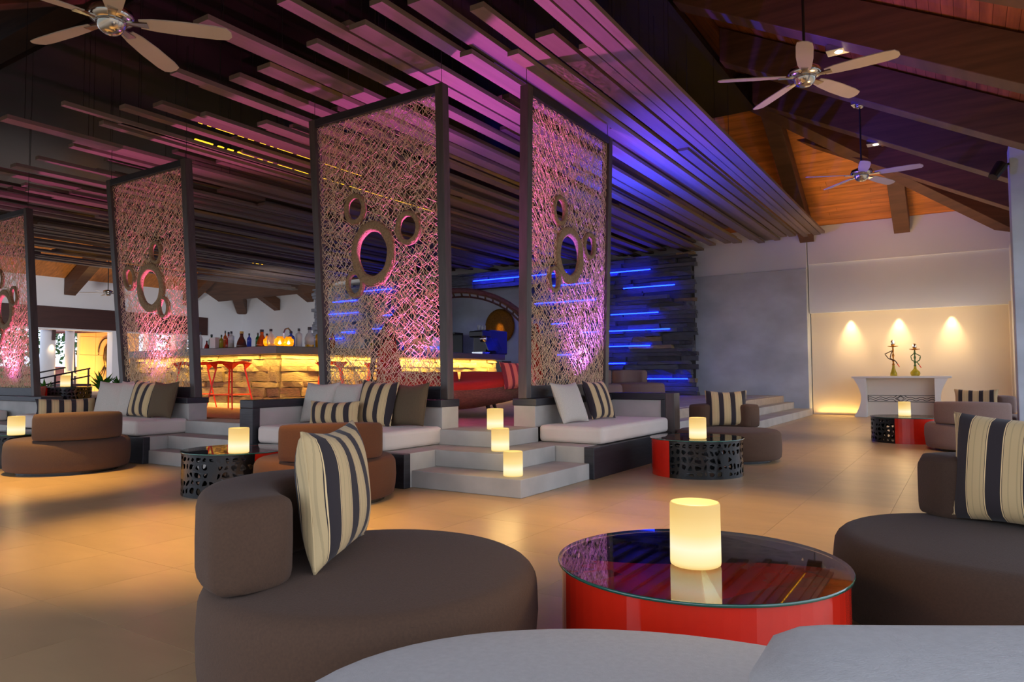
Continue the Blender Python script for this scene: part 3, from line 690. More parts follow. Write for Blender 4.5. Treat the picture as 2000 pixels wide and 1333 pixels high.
pillow('striped pillow on the sofa right of the corner steps', -3.76, 7.98, .507, 82, 20, 'stripe', .50, .50, .15, seed=11)
pillow('foremost pale linen pillow on the left sofa', -10.02, 5.30, .512, 20, 16, 'linen', .56, .50, .17, seed=12)
pillow('second pale linen pillow on the left sofa', -9.72, 5.38, .512, 12, 16, 'linen', .5, .50, .16, seed=13)
pillow('striped pillow between linen and brown ones on the left sofa', -9.36, 5.34, .512, 8, 14, 'stripe', .52, .50, .16, roll=4, seed=14)
pillow('brown pillow at the right end of the left sofa', -8.93, 5.36, .512, 4, 14, 'brown_linen', .48, .49, .15, seed=15)
pillow('long striped bolster on the left sofa, facing sideways', -10.55, 5.0, .512, 72, 8, 'stripe', .74, .25, .18, seed=16)
pillow('dark brown pillow behind the screen at the left edge', -14.6, 6.3, .485, 20, 10, 'brown_linen', .5, .42, .15, seed=17)
pillow('striped pillow cut by the left picture edge behind the screen', -15.15, 6.1, .485, 20, 10, 'stripe', .5, .42, .15, seed=18)

# ================================================================== ROUND TABLES
def perf(nu, nv, f, seed, closed=False, keep=None):
    """perforated sheet: jittered grid with an irregular hole in each cell; f(u,v)->3D"""
    r = random.Random(seed); mb = MB(); P = {}
    for j in range(nv+1):
        for i in range(nu+1):
            ju = r.uniform(-.42, .42) if 0 < i < nu else 0; jv = r.uniform(-.36, .36) if 0 < j < nv else 0
            P[i, j] = (i+ju, j+jv)
    def mid(a, b, s): return ((a[0]+b[0])/2, (a[1]+b[1])/2)
    for j in range(nv):
        for i in range(nu):
            c4 = [P[i, j], P[i+1, j], P[i+1, j+1], P[i, j+1]]
            o8 = []
            for q in range(4): o8 += [c4[q], mid(c4[q], c4[(q+1) % 4], 0)]
            cx = sum(p[0] for p in c4)/4+r.uniform(-.06, .06); cy = sum(p[1] for p in c4)/4+r.uniform(-.06, .06)
            if keep and not all(keep(*p) for p in c4): continue
            solid = r.random() < .07
            k = len(mb.v); mb.v += [tuple(f(*p)) for p in o8]
            if solid: mb.f.append(tuple(range(k, k+8))); continue
            s0 = r.uniform(.5, .74); i8 = []
            for q, p in enumerate(o8):
                s = s0*r.uniform(.82, 1.08)*(.86 if q % 2 == 0 else 1.08); i8.append((cx+(p[0]-cx)*s, cy+(p[1]-cy)*s))
            mb.v += [tuple(f(*p)) for p in i8]
            for q in range(8): w_ = (q+1) % 8; mb.f.append((k+q, k+w_, k+8+w_, k+8+q))
    return mb
RT = .47; HT = .372
def make_table():
    t = thing('round_table', 'x', 'table', (0, 0, 0), 0)
    # red half: +Y side, black carved half: -Y side (local)
    a = MB()
    for i in range(33): 
        th = PI*i/32
        for rr_, z in ((RT, 0), (RT, HT), (RT-.016, HT), (RT-.016, 0)): a.v.append((rr_*math.cos(th), rr_*math.sin(th), z))
    for i in range(32):
        for q in range(4): a.f.append((i*4+q, i*4+(q+1) % 4, (i+1)*4+(q+1) % 4, (i+1)*4+q))
    ob('red_shell', a, 'red_lacquer', t, smooth=False)
    nu, nv = 22, 5
    o = ob('carved_shell', perf(nu, nv, lambda u, v: (RT*math.cos(-PI*u/nu), RT*math.sin(-PI*u/nu), .018+(HT-.03)*v/nv), 5), 'black_lacquer', t)
    s = o.modifiers.new('s', 'SOLIDIFY'); s.thickness = .014; s.offset = 1
    for z in (0, HT-.016):
        ob('carved_rim', MB().lathe([(RT-.014, z), (RT+.002, z), (RT+.002, z+.018), (RT-.014, z+.018), (RT-.014, z)], 32, a0=-PI, a1=0), 'black_lacquer', t)
    def sc(x): return .045*math.sin(PI*x/RT)
    N = 30; xs = [-RT+2*RT*i/N for i in range(N+1)]
    poly = [(x, sc(x)) for x in xs] + [((RT-.004)*math.cos(PI*i/32), (RT-.004)*math.sin(PI*i/32)) for i in range(1, 32)]
    ob('red_top', MB().prism(poly, HT-.018, HT-.002), 'red_lacquer', t)
    wall = MB()
    for i in range(N): x0, x1 = xs[i], xs[i+1]; wall.quad((x0, sc(x0)-.002, .01), (x1, sc(x1)-.002, .01), (x1, sc(x1)-.002, HT-.01), (x0, sc(x0)-.002, HT-.01))
    ob('divider', wall, 'black_lacquer', t)
    g = 14
    def kp(u, v):
        x, y = -RT+2*RT*u/g, -RT+2*RT*v/g; return x*x+y*y < (RT-.012)**2 and y < sc(x)
    o = ob('carved_top', perf(g, g, lambda u, v: (-RT+2*RT*u/g, -RT+2*RT*v/g, HT-.006), 9, keep=kp), 'black_lacquer', t)
    s = o.modifiers.new('s', 'SOLIDIFY'); s.thickness = .012; s.offset = -1
    ob('dark_underpanel', MB().prism([(x, sc(x)-.003) for x in xs]+[((RT-.016)*math.cos(-PI*i/24), (RT-.016)*math.sin(-PI*i/24)) for i in range(1, 24)], HT-.05, HT-.04), 'black_lacquer', t)
    ob('glass_top', MB().lathe([(RT+.012, HT+.012), (.001, HT+.012)], 64), 'glass', t)
    ob('glass_edge', MB().lathe([(RT+.011, HT+.001), (RT+.014, HT+.003), (RT+.014, HT+.010), (RT+.011, HT+.012)], 64, caps=False), 'glass_edge', t, smooth=True)
    return t
tb = make_table(); tb['group'] = 'round red and black glass-topped tables'
TZ = HT+.013
def place_table(first, x, y, ang, label, z=0, sc=1):
    # ang: world direction of the middle of the red half
    loc = (x, y, z); rz = R(ang-90)
    if first: tb.location = loc; tb.rotation_euler = (0, 0, rz); tb['label'] = label; o = tb
    else: o = dup(tb, loc, rz, label)
    o.scale = (sc, sc, 1); return o
tabs = [(-.83, 2.54, -70, 'large red drum table with glass top in the foreground', 0, 1.05), (-2.43, 7.42, 163, 'round table right of the corner steps, carved black side to the front', 0, 1),
        (-5.69, 4.17, 73, 'round carved black table between the two brown seats seen from behind', 0, .98), (-.78, 12.5, -16, 'red and black round table far right before the console', 0, 1.08),
        (-9.78, 4.05, 157, 'round table cut by the left picture edge', 0, 1), (-14.7, 6.9, -149, 'round table with a square candle on the platform near the ramp rail', .485, 1),
        (-7.7, 9.9, 160, 'round table behind the red daybed, mostly hidden', .485, 1)]
for i, (x, y, a, lb, z, sc_) in enumerate(tabs): place_table(i == 0, x, y, a, lb, z, sc_)

# ---- candles
cm = MB().lathe([(.001, 0), (.080, 0), (.086, .004), (.087, .012), (.086, .208), (.083, .216), (.076, .217), (.070, .205), (.001, .203)], 40).mesh('candle', 'candle_wax', True)
cands = [(-.817, 2.462, TZ, 'candle on the large red table in the foreground'), (-2.351, 7.173+.05, TZ, 'candle on the table right of the corner steps'),
         (-5.363, 3.954, TZ, 'candle on the carved table left of centre'), (-.825, 12.6, TZ, 'candle on the far table in front of the console'),
         (-9.3, 3.86, TZ, 'candle on the table at the left edge'), (-14.75, 6.95, .485+TZ, 'candle on the platform table near the ramp rail'), (-7.75, 9.95, .485+TZ, 'candle seen above the red daybed cushion'),
         (-3.395, 5.315, .16, 'candle on the lowest corner step'), (-3.805, 5.73, .32, 'candle on the middle corner step'), (-4.19, 6.215, .48, 'candle on the top corner step')]
for i, (x, y, z, lb) in enumerate(cands):
    o = link('candle', cm, None, (x, y, z+.001)); tag(o, 'glowing cream pillar '+lb, 'candle', 'glowing pillar candles')
    lamp('POINT', 'candle_lamp', (x, y, z+.30), 5.5 if i == 0 else 2.4, (1, .66, .26), size=.06)

# ================================================================== CEILING FANS AND SPOTS
def make_fan():
    t = thing('ceiling_fan', 'x', 'fan', (0, 0, 0))
    ob('motor_housing', MB().lathe([(.03, .13), (.07, .125), (.15, .09), (.165, .05), (.15, .02), (.10, 0)], 32), 'chrome', t, smooth=True)
    ob('hub_bowl', MB().lathe([(.001, -.085), (.05, -.083), (.085, -.06), (.105, -.015), (.11, 0), (.06, .01)], 32), 'chrome', t, smooth=True)
    for k in range(5):
        a = R(72*k)
        me = MB(); prof = [(.20, .050, .045), (.30, .066, .066), (.5, .078, .078), (.75, .078, .076), (.84, .066, .064), (.87, .03, .02)]
        for (r, a1, a2) in prof:
            for s_, wv in ((1, a1), (-1, a2)):
                for zz in (-.004, .004): me.v.append((r, s_*wv, zz-s_*wv*.22-.02*(r-.2)))
        for i in range(len(prof)-1):
            b = i*4; c_ = b+4
            me.f += [(b, b+1, c_+1, c_), (b+3, b+2, c_+2, c_+3), (b+1, b+3, c_+3, c_+1), (b+2, b, c_, c_+2)]
        me.f += [(0, 2, 3, 1), tuple(len(prof)*4-4+q for q in (0, 1, 3, 2))]
        bl = ob('blade', me, 'fan_blade', t, rot=(0, 0, a), loc=(0, 0, .015))
        ob('blade_arm', MB().hexa([(.08, -.02, -.012), (.26, -.035, -.012), (.26, .035, -.018), (.08, .02, -.012), (.08, -.02, 0), (.26, -.035, 0), (.26, .035, -.006), (.08, .02, 0)]), 'chrome', bl)
    return t
fan = make_fan(); fan['group'] = 'five-blade ceiling fans'
# the rod length differs from fan to fan, so rod and canopy are added after copying
fans = [(-1.32, 12.52, 4.22, -8, 1.16, 'ceiling fan hanging in front of the orange plank ceiling at right', 1), (-1.3, 7.62, 4.07, -8, 1.7, 'ceiling fan at upper right, nearer of the two on that side', 1),
        (-5.35, 2.78, 3.72, 46, 1.7, 'large near ceiling fan at the top left', .98), (-25.4, 13.3, 4.0, 20, 1.6, 'tiny far ceiling fan by the left white wall', 1)]
allf = []
for i, (x, y, z, a, rod, lb, sc_) in enumerate(fans):
    if i == 0: o = fan; o.location = (x, y, z); o.rotation_euler = (0, 0, R(a)); o['label'] = lb
    else: o = dup(fan, (x, y, z), R(a), lb)
    o.scale = (sc_,)*3; allf.append((o, rod))
for o, rod in allf:
    ob('down_rod', MB().bar((0, 0, .12), (0, 0, rod), .014, 10), 'black_metal', o)
    ob('ceiling_cup', MB().lathe([(.02, rod-.06), (.06, rod-.045), (.075, rod)], 20), 'chrome', o, smooth=True)
    ob('mount_box', MB().box(-.11, .11, -.09, .09, rod, rod+.14), 'chrome', o)
for x, y, z, lb in ((-1.3, 10.15, 5.33, 'square spotlight fitting on the nearer rafter, star bright'), (-1.3, 14.72, 5.33, 'square spotlight fitting on the farther rafter, small and bright')):
    t = thing('rafter_spotlight', lb, 'spotlight', (x, y, z), 0, 'rafter spotlights')
    ob('housing', MB().box(-.15, .15, -.1, .1, 0, .09), 'chrome', t, bevel=.005); ob('lens', MB().lathe([(.001, -.004), (.045, -.004), (.05, .002)], 20), 'lamp_glow', t)
t = thing('wall_spotlight', 'black adjustable spotlight fixed to the right pillar', 'spotlight', (.64, 13.25, 4.15))
ob('bracket', MB().bar((0.02, 0, .12), (-.1, 0, .1), .02, 8), 'black_metal', t); ob('lamp_head', MB().bar((-.08, 0, .12), (-.2, -.1, -.08), .09, 14, .07), 'black_metal', t)

# ================================================================== BAR
bar = thing('bar_counter', 'bar of layered stone blocks lit from under its dark counter', 'bar', (-10.25, 8.35, .48))
def at(o, x, y, z): return (x+10.25, y-8.35, z-.48)
def bbox(n, m, x0, x1, y0, y1, z0, z1, bev=0): return ob(n, MB().box(x0+10.25, x1+10.25, y0-8.35, y1-8.35, z0-.48, z1-.48), m, bar, bevel=bev)
bbox('core', 'backing', -15, -10.33, 8.43, 9.0, .48, 1.44); bbox('core', 'backing', -10.9, -10.33, 8.43, 15.3, .48, 1.44)
bbox('counter', 'counter', -15, -10.0, 8.10, 9.1, 1.44, 1.58, .008); bbox('counter', 'counter', -10.95, -10.0, 9.1, 15.3, 1.44, 1.58, .008)
bbox('kick_step', 'platform', -15, -10.05, 8.15, 8.45, .48, .56); bbox('kick_step', 'platform', -10.35, -10.05, 8.45, 15.3, .48, .56)
z = .56; row = 0
while z < 1.43:
    h = (.12, .17, .10, .19, .09, .13, .10)[row % 7]; h = min(h, 1.44-z)
    x = -15.0+rnd.uniform(-.2, 0); x = max(x, -15)
    while x < -10.25-.02:
        l = rnd.uniform(.3, .75); l = min(l, -10.25-x); l = l if -10.25-x-l > .15 else -10.25-x
        link('stone', rnd.choice(sand_v), bar, (x+l/2+10.25, .06-rnd.uniform(0, .06), z+h/2-.48), None, (l*.985, .12, h*.94)); x += l
    y = 8.38
    while y < 15.2:
        l = rnd.uniform(.35, .9); l = min(l, 15.22-y)
        link('stone', rnd.choice(sand_v), bar, (-.06+rnd.uniform(0, .05), y+l/2-8.35, z+h/2-.48), (0, 0, R(90)), (l*.985, .12, h*.94)); y += l+.001
        if 15.22-y < .1: break
    z += h; row += 1
t = thing('back_shelf', 'dark shelving with warm light behind the bar', 'shelf', (-15.2, 18.2, .48))
ob('cabinet', MB().box(-.9, 3.2, 0, .5, 0, 1.0), 'counter', t); ob('shelf_board', MB().box(-.9, 1.3, .1, .5, 1.9, 1.96), 'black_metal', t); ob('back_panel', MB().box(-.9, 1.3, .5, .55, 1.0, 1.96), 'black_metal', t)

def bottle(x, y, z, h, r, col, kind, label, cap='black_metal', liquid=None):
    s = h
    P = {'wine': [(.001, 0), (r, 0), (r, .58*s), (r*.8, .68*s), (r*.32, .76*s), (r*.30, .96*s), (.001, .96*s)],
         'square': [(.001, 0), (r, 0), (r, .66*s), (r*.9, .72*s), (r*.35, .78*s), (r*.33, .93*s), (.001, .93*s)],
         'decanter': [(.001, 0), (r, 0), (r*1.05, .1*s), (r*.8, .4*s), (r*.35, .68*s), (r*.33, .82*s), (r*.5, .84*s), (.001, .86*s)],
         'round': [(.001, 0), (r*.7, 0), (r, .2*s), (r, .45*s), (r*.6, .66*s), (r*.3, .74*s), (r*.3, .9*s), (.001, .9*s)],
         'glass': [(.001, 0), (r*.8, 0), (r, s), (r*.92, s), (r*.75, .05*s), (.001, .05*s)]}[kind]
    n = 4 if kind == 'square' and r > .05 else 14
    o = ob('bottle' if kind != 'glass' else 'drinking_glass', MB().lathe(P, 16), BOT[col], smooth=True, loc=(x, y, z+.001))
    if kind != 'glass':
        ob('stopper', MB().lathe([(.001, .86*s), (r*.4, .86*s), (r*.38, s), (.001, s)], 10), cap, o)
    if liquid: ob('liquid', MB().lathe([(.001, .012), (r*.9, .012), (r*.9, .3*s), (.001, .3*s)], 14), BOT[liquid], o)
    return tag(o, label, 'bottle' if kind != 'glass' else 'glass', 'bottles and glasses on the bar')
bl = [(-12.94, .19, .05, 'clear', 'glass', 'clear glass at the left end of the bar'), (-12.80, .22, .035, 'brown', 'wine', 'small brown bottle second from the bar left end'), (-12.65, .20, .04, 'amber', 'round', 'squat amber bottle third from the bar left end'),
      (-12.42, .33, .035, 'clear', 'wine', 'tall thin clear bottle left of the green one'), (-12.20, .28, .055, 'green', 'wine', 'wide green bottle near the bar left end'), (-12.28, .16, .045, 'red', 'decanter', 'small red bottle in front of the wide green one'),
      (-11.86, .26, .04, 'olive', 'wine', 'olive bottle just right of the pale box'), (-11.72, .33, .035, 'amber', 'wine', 'tall amber bottle before the three-bottle cluster'), (-11.60, .30, .05, 'red', 'decanter', 'reddish decanter in the left cluster'),
      (-11.50, .31, .055, 'clear', 'square', 'clear square bottle with yellow liquid in the left cluster'), (-11.22, .30, .09, 'brown', 'decanter', 'gold flecked dark decanter with yellow stopper'), (-11.08, .26, .04, 'blue', 'wine', 'small blue bottle behind the dark decanter'),
      (-10.80, .26, .04, 'green', 'wine', 'slim green bottle near the bar corner'), (-10.64, .31, .09, 'amber', 'decanter', 'large amber decanter next to the slim green bottle'), (-10.47, .23, .05, 'pink', 'round', 'small pinkish bottle left of the glowing jars')]
for x, h, r, c, k, lb in bl: bottle(x, 8.30+rnd.uniform(-.04, .08), 1.58, h, r, c, k, lb, 'card' if 'yellow' in lb and 'stopper' in lb else 'black_metal', 'yellow' if 'yellow liquid' in lb else None)
o = ob('box', MB().box(-.09, .09, -.05, .05, 0, .21), 'console_white', loc=(-12.02, 8.30, 1.581)); tag(o, 'pale green-white box standing among the bar bottles', 'box')
bl2 = [(8.18, .30, .07, 'clear', 'round', 'round clear bottle with dark stopper among the glowing jars', 'yellow'), (8.62, .28, .07, 'blue', 'wine', 'blue bottle beside the curved tap', None), (8.80, .34, .06, 'clear', 'square', 'clear bottle with black cap right of the blue one', None),
       (9.05, .38, .09, 'clear', 'round', 'broad clear bottle holding yellow liquor', 'yellow'), (9.30, .37, .085, 'yellow', 'wine', 'yellow bottle at the tall screen post', 'yellow'), (9.62, .33, .05, 'amber', 'wine', 'amber bottle seen just inside the tall screen', None),
       (10.4, .30, .06, 'clear', 'wine', 'clear bottle seen through the middle of the tall screen', None), (10.7, .26, .05, 'olive', 'round', 'greenish bottle seen through the tall screen', None), (11.6, .28, .05, 'blue', 'wine', 'blue lit bottle seen through the right part of the tall screen', None)]
for y, h, r, c, k, lb, lq in bl2: bottle(-10.25, y, 1.58, h, r, c, k, lb, 'black_metal', lq)
for i, (x, y) in enumerate(((-10.33, 8.20), (-10.16, 8.30), (-10.12, 8.46))):
    o = ob('glowing_jar', MB().lathe([(.001, 0), (.07, 0), (.095, .05), (.09, .12), (.05, .15), (.06, .17)], 20), BOT['yellow'], smooth=True, loc=(x, y, 1.581))
    ob('flame', MB().lathe([(.001, .03), (.03, .05), (.001, .10)], 10), 'lamp_glow', o)
    tag(o, ('round glass jar with a flame at the bar corner, left one', 'round glass jar with a flame at the bar corner, middle one', 'round glass jar with a flame at the bar corner, right one')[i], 'candle jar', 'glowing jars on the bar corner')
o = ob('beer_tap', MB().bar((0, 0, 0), (0, 0, .24), .02, 10).tube([(0, 0, .24), (0, .03, .31), (0, .10, .33), (0, .17, .27)], .014, 8), 'chrome', loc=(-10.25, 8.46, 1.581)); tag(o, 'curved chrome tap on the bar counter', 'tap')
t = thing('coffee_machine', 'dark coffee machine with chrome group head at the bar right end', 'coffee machine', (-10.4, 14.9, 1.58))
ob('body', MB().box(-.25, .25, -.1, .75, 0, .62), 'machine', t, bevel=.03); ob('group_head', MB().lathe([(.001, .3), (.08, .3), (.1, .4), (.06, .46), (.001, .46)], 16, c=(.25, -.35, 0)), 'chrome', t, smooth=True)
ob('front_arm', MB().box(-.1, .3, -.5, -.08, .42, .58), 'machine', t, bevel=.03); ob('drip_tray', MB().box(0, .32, -.5, -.1, 0, .05), 'chrome', t)
t = thing('till_screen', 'tilted dark blue touch screen beside the coffee machine', 'till', (-10.15, 14.85, 1.58))
ob('stand', MB().hexa([(-.1, -.1, 0), (.12, -.1, 0), (.12, .2, 0), (-.1, .2, 0), (-.1, -.02, .2), (0, -.02, .2), (0, .1, .2), (-.1, .1, .2)]), 'machine', t)
ob('display', MB().hexa([(.14, -.32, .08), (.17, -.32, .08), (.17, .3, .08), (.14, .3, .08), (-.02, -.32, .42), (.01, -.32, .42), (.01, .3, .42), (-.02, .3, .42)]), 'screen_blue', t)
for i, y in enumerate((14.7, 14.82, 14.94)): bottle(-10.4, y, 2.2, .12, .045, 'clear', 'glass', ('first cup on top of the coffee machine', 'second cup on top of the coffee machine', 'third cup on top of the coffee machine')[i])
o = ob('box', MB().box(-.3, .3, -.28, .28, 0, .34), 'card', loc=(-10.5, 12.9, 1.581)); tag(o, 'yellow cardboard coloured box on the bar behind the tall screen post', 'box')
for i in range(8): bottle(-10.2+.07*(i % 2), 12.35+.11*i, 1.58, .13, .035, 'clear', 'glass', ('first', 'second', 'third', 'fourth', 'fifth', 'sixth', 'seventh', 'last')[i]+' clear tumbler from the left in the row behind the tall screen')

# ---- red bar stools
def make_stool():
    t = thing('bar_stool', 'x', 'stool', (0, 0, 0)); H_ = .80; s = .215; f = .275
    c4 = [(-1, -1), (1, -1), (1, 1), (-1, 1)]
    for cx, cy in c4: ob('leg', MB().bar((cx*s*.75, cy*s*.75, H_-.09), (cx*f, cy*f, 0), .020, 4, .014), 'red_metal', t)
    seat = MB()
    ctr = (0, 0, H_-.02); rim = [(s*1.15*a, s*1.15*b, H_+(.015 if i % 2 else -.01)) for i, (a, b) in enumerate(((-1, -1), (0, -1.12), (1, -1), (1.12, 0), (1, 1), (0, 1.12), (-1, 1), (-1.12, 0)))]
    for i in range(8): seat.bar(rim[i], rim[(i+1) % 8], .014, 4); 
    for i in range(0, 8): seat.bar(ctr, rim[i], .011, 4)
    for cx, cy in c4: seat.hexa([(cx*s*.3, cy*s*1.1, H_-.02), (cx*s*1.1, cy*s*1.1, H_-.02), (cx*s*1.1, cy*s*.3, H_-.02), (cx*s*.9, cy*s*.9, H_-.02), (cx*s*.75, cy*s*.8, H_-.12), (cx*s*.8, cy*s*.8, H_-.12), (cx*s*.8, cy*s*.75, H_-.12), (cx*s*.74, cy*s*.74, H_-.12)])
    ob('seat', seat, 'red_metal', t)
    fr = MB(); q = (s*.75)*.35+f*.65; zz = (H_-.09)*.35
    for i in range(4): a, b = c4[i], c4[(i+1) % 4]; fr.bar((a[0]*q, a[1]*q, zz), (b[0]*q, b[1]*q, zz), .011, 6)
    ob('foot_ring', fr, 'red_metal', t)
    return t
sto = make_stool(); sto['group'] = 'red metal bar stools'
sts = [(-10.72, 7.72, 14, 'second red bar stool from the left in front of the bar'), (-11.75, 7.70, 14, 'leftmost red bar stool in front of the bar'), (-9.62, 9.0, 50, 'red bar stool beside the tall screen post'), (-9.6, 10.2, 40, 'red bar stool seen through the tall screen')]
for i, (x, y, a, lb) in enumerate(sts):
    if i == 0: sto.location = (x, y, .49); sto.rotation_euler = (0, 0, R(a)); sto['label'] = lb
    else: dup(sto, (x, y, .485 if x > -10 else .49), R(a), lb)

# ---- brass disc
t = thing('brass_disc', 'large hammered brass disc glowing gold on the grey recess wall', 'wall decoration', (-12.95, 19.5, 2.66)); t.scale = (.58, .58, .58)
ob('disc', MB().lathe([(.001, .16), (.30, .13), (.55, .10), (.85, .04), (1.0, 0), (.98, -.02), (.001, -.02)], 48), 'gold', t, smooth=True, rot=(R(90), 0, 0))

# ---- daybed with hooped canopy
db = thing('canopy_daybed', 'round wicker daybed with red cushion and woven hoop canopy', 'daybed', (-6.15, 8.2, .485), R(-30+62.6-2))
A, B_ = 1.22, .95
def boat(z, f): return [(A*f*math.cos(2*PI*i/40), B_*f*math.sin(2*PI*i/40), z+.14*math.cos(2*PI*i/40)**2) for i in range(40)]
mb = MB()
for z, f in ((.10, .60), (.13, .80), (.22, .95), (.36, 1.0), (.37, .94)): mb.v += boat(z, f)
for q in range(4):
    for i in range(40): j = (i+1) % 40; mb.f.append((q*40+i, q*40+j, (q+1)*40+j, (q+1)*40+i))
mb.f += [tuple(reversed(range(40))), tuple(range(160, 200))]
ob('wicker_base', mb, 'wicker', db, smooth=True)
mb = MB()
for z, f in ((.28, .90), (.33, .965), (.40, .97), (.45, .93), (.47, .8), (.475, .02)): mb.v += boat(z, f)
for q in range(5):
    for i in range(40): j = (i+1) % 40; mb.f.append((q*40+i, q*40+j, (q+1)*40+j, (q+1)*40+i))
ob('cushion', mb, 'red_cushion', db, smooth=True)
for a in (20, 60, 160, 200, 300, 340): ob('leg', MB().bar((A*.72*math.cos(R(a)), B_*.72*math.sin(R(a)), .2), (A*.82*math.cos(R(a)), B_*.82*math.sin(R(a)), 0), .035, 8, .022), 'dark_wicker', db)
hoop = [(A*1.02*math.cos(R(a)), -.10, .45+1.33*math.sin(R(a))**.8) for a in range(0, 181, 6)]
ob('hoop_rim', MB().tube(hoop, .04, 8), 'dark_wicker', db, smooth=True)
mb = MB()
for i, a in enumerate(range(0, 181, 6)):
    for k in range(4): mb.v.append((A*(1.02-.03*k)*math.cos(R(a)), -.10+.18*k, .45+(1.33+.05*k-.02*k*k)*math.sin(R(a))**.8))
for i in range(30):
    for k in range(3): b = i*4+k; mb.f.append((b, b+1, b+5, b+4))
o = ob('canopy_weave', mb, 'dark_wicker', db, smooth=True); s = o.modifiers.new('s', 'WIREFRAME'); s.thickness = .03; s.use_replace = True
for sgn in (1, -1):
    o = ob('side_bolster', MB().hexa([(sgn*A*.99, .0, .4), (sgn*A*.93, .6, .4), (sgn*A*.75, .75, .4), (sgn*A*.85, .05, .42), (sgn*A*1.0, .05, 1.0), (sgn*A*.94, .4, 1.35), (sgn*A*.86, .45, 1.35), (sgn*A*.92, .05, 1.0)]), 'red_cushion', db, bevel=.03)
pillow('pink and red striped pillow at the right end of the daybed', -5.02, 8.08, .86, 60, 24, 'stripe_red', .5, .40, .20, seed=30)

# ================================================================== CONSOLE AND HOOKAHS
t = thing('console_table', 'white console with concave sides against the lit wall', 'console', (-1.33, 19.15, 0))
ob('top', MB().box(-1.02, 1.05, -.22, .2, .93, .98), 'console_white', t, bevel=.006)
for sg in (-1, 1):
    pts = [(sg*(.71), 0)] + [(sg*(.98-.16*math.sin(PI*i/14)), .93*i/14) for i in range(15)] + [(sg*.71, .93)]
    mb = MB(); n_ = len(pts); 
    for y in (-.2, .18): mb.v += [(x, y, z) for x, z in pts]
    mb.f += [tuple(range(n_)), tuple(reversed(range(n_, 2*n_)))] + [(i, (i+1) % n_, n_+(i+1) % n_, n_+i) for i in range(n_)]
    ob('curved_leg', mb, 'console_white', t)
ob('back_panel', MB().box(-.71, .71, .10, .14, 0, .93), 'cream_wall', t)
ln = MB(); Y_ = .095
def seg(a, b): ln.beam((a[0], Y_, a[1]), (b[0], Y_, b[1]), .01, .012)
for zz in (.51, .36): ln.box(-.70, .70, Y_-.006, Y_+.004, zz, zz+.010)
ln.box(-.70, -.69, Y_-.006, Y_+.004, .36, .52)
for off in (.46, .41):
    for sg in (-1, 1):
        pts = [(sg*(.15+.55*i/24), off+.018*math.sin(i/24*PI*5)) for i in range(25)]
        ln.tube([(x, Y_, z) for x, z in pts], .006, 4)
for d_ in (.07, .11):
    ln.tube([(-d_, Y_, .44), (0, Y_, .44+d_*.9 if d_ < .1 else .51), (d_, Y_, .44), (0, Y_, .44-d_*.9 if d_ < .1 else .36), (-d_, Y_, .44)], .006, 4)
for sg in (-1, 1):
    ln.tube([(sg*.15, Y_, .46), (sg*.08, Y_, .512)], .006, 4); ln.tube([(sg*.15, Y_, .41), (sg*.09, Y_, .365)], .006, 4)
ob('line_pattern', ln, 'black_line', t)
def hookah(label, x, h, vase, vr, green):
    t = thing('hookah', label, 'hookah', (x, 19.2, .981)); s = h/.82
    ob('vase', MB().lathe([(.001, 0), (vr*.8, 0), (vr, .05*s), (vr*.95, .10*s), (vr*.45, .16*s), (.028, .20*s), (.026, .24*s)] if green else
                          [(.001, 0), (vr, 0), (vr*.95, .06*s), (vr*.6, .13*s), (.03, .19*s), (.028, .24*s)], 24), BOT[vase], t, smooth=True)
    ob('stem', MB().lathe([(.012, .22*s), (.03, .26*s), (.014, .30*s), (.028, .36*s), (.012, .40*s), (.026, .47*s), (.012, .52*s), (.022, .58*s), (.012, .66*s)], 16), 'gold' if not green else 'leaf_dark', t, smooth=True)
    ob('tray', MB().lathe([(.02, .655*s), (.11, .675*s), (.115, .685*s), (.02, .665*s)], 24), 'gold', t, smooth=True)
    ob('bowl', MB().lathe([(.02, .68*s), (.045, .71*s), (.05, .79*s), (.03, .80*s), (.03, .82*s), (.001, .82*s)], 16), 'chrome', t, smooth=True)
    pts = [(.02, -.03, .34*s), (.10 if green else -.10, -.05, .40*s), (.12 if green else -.17, -.06, .50*s), (.0, -.07, .58*s), (-.08 if green else -.04, -.06, .50*s), (-.06, -.06, .40*s), (.05, -.07, .34*s), (.09, -.05, .27*s)]
    sm = []
    for i in range(len(pts)-1):
        for k in range(5):
            f = k/5; sm.append(tuple(pts[i][q]*(1-f)+pts[i+1][q]*f for q in range(3)))
    ob('hose', MB().tube(sm+[pts[-1]], .011, 6), 'header' if not green else 'leaf_dark', t, smooth=True)
    ob('mouthpiece', MB().bar(pts[-1], (.13, -.05, .20*s), .012, 8, .008), 'red_metal', t)
hookah('taller hookah with narrow olive vase on the white console', -1.46, .86, 'olive', .075, False)
hookah('shorter hookah with round green vase on the white console', -1.01, .76, 'olive', .105, True)

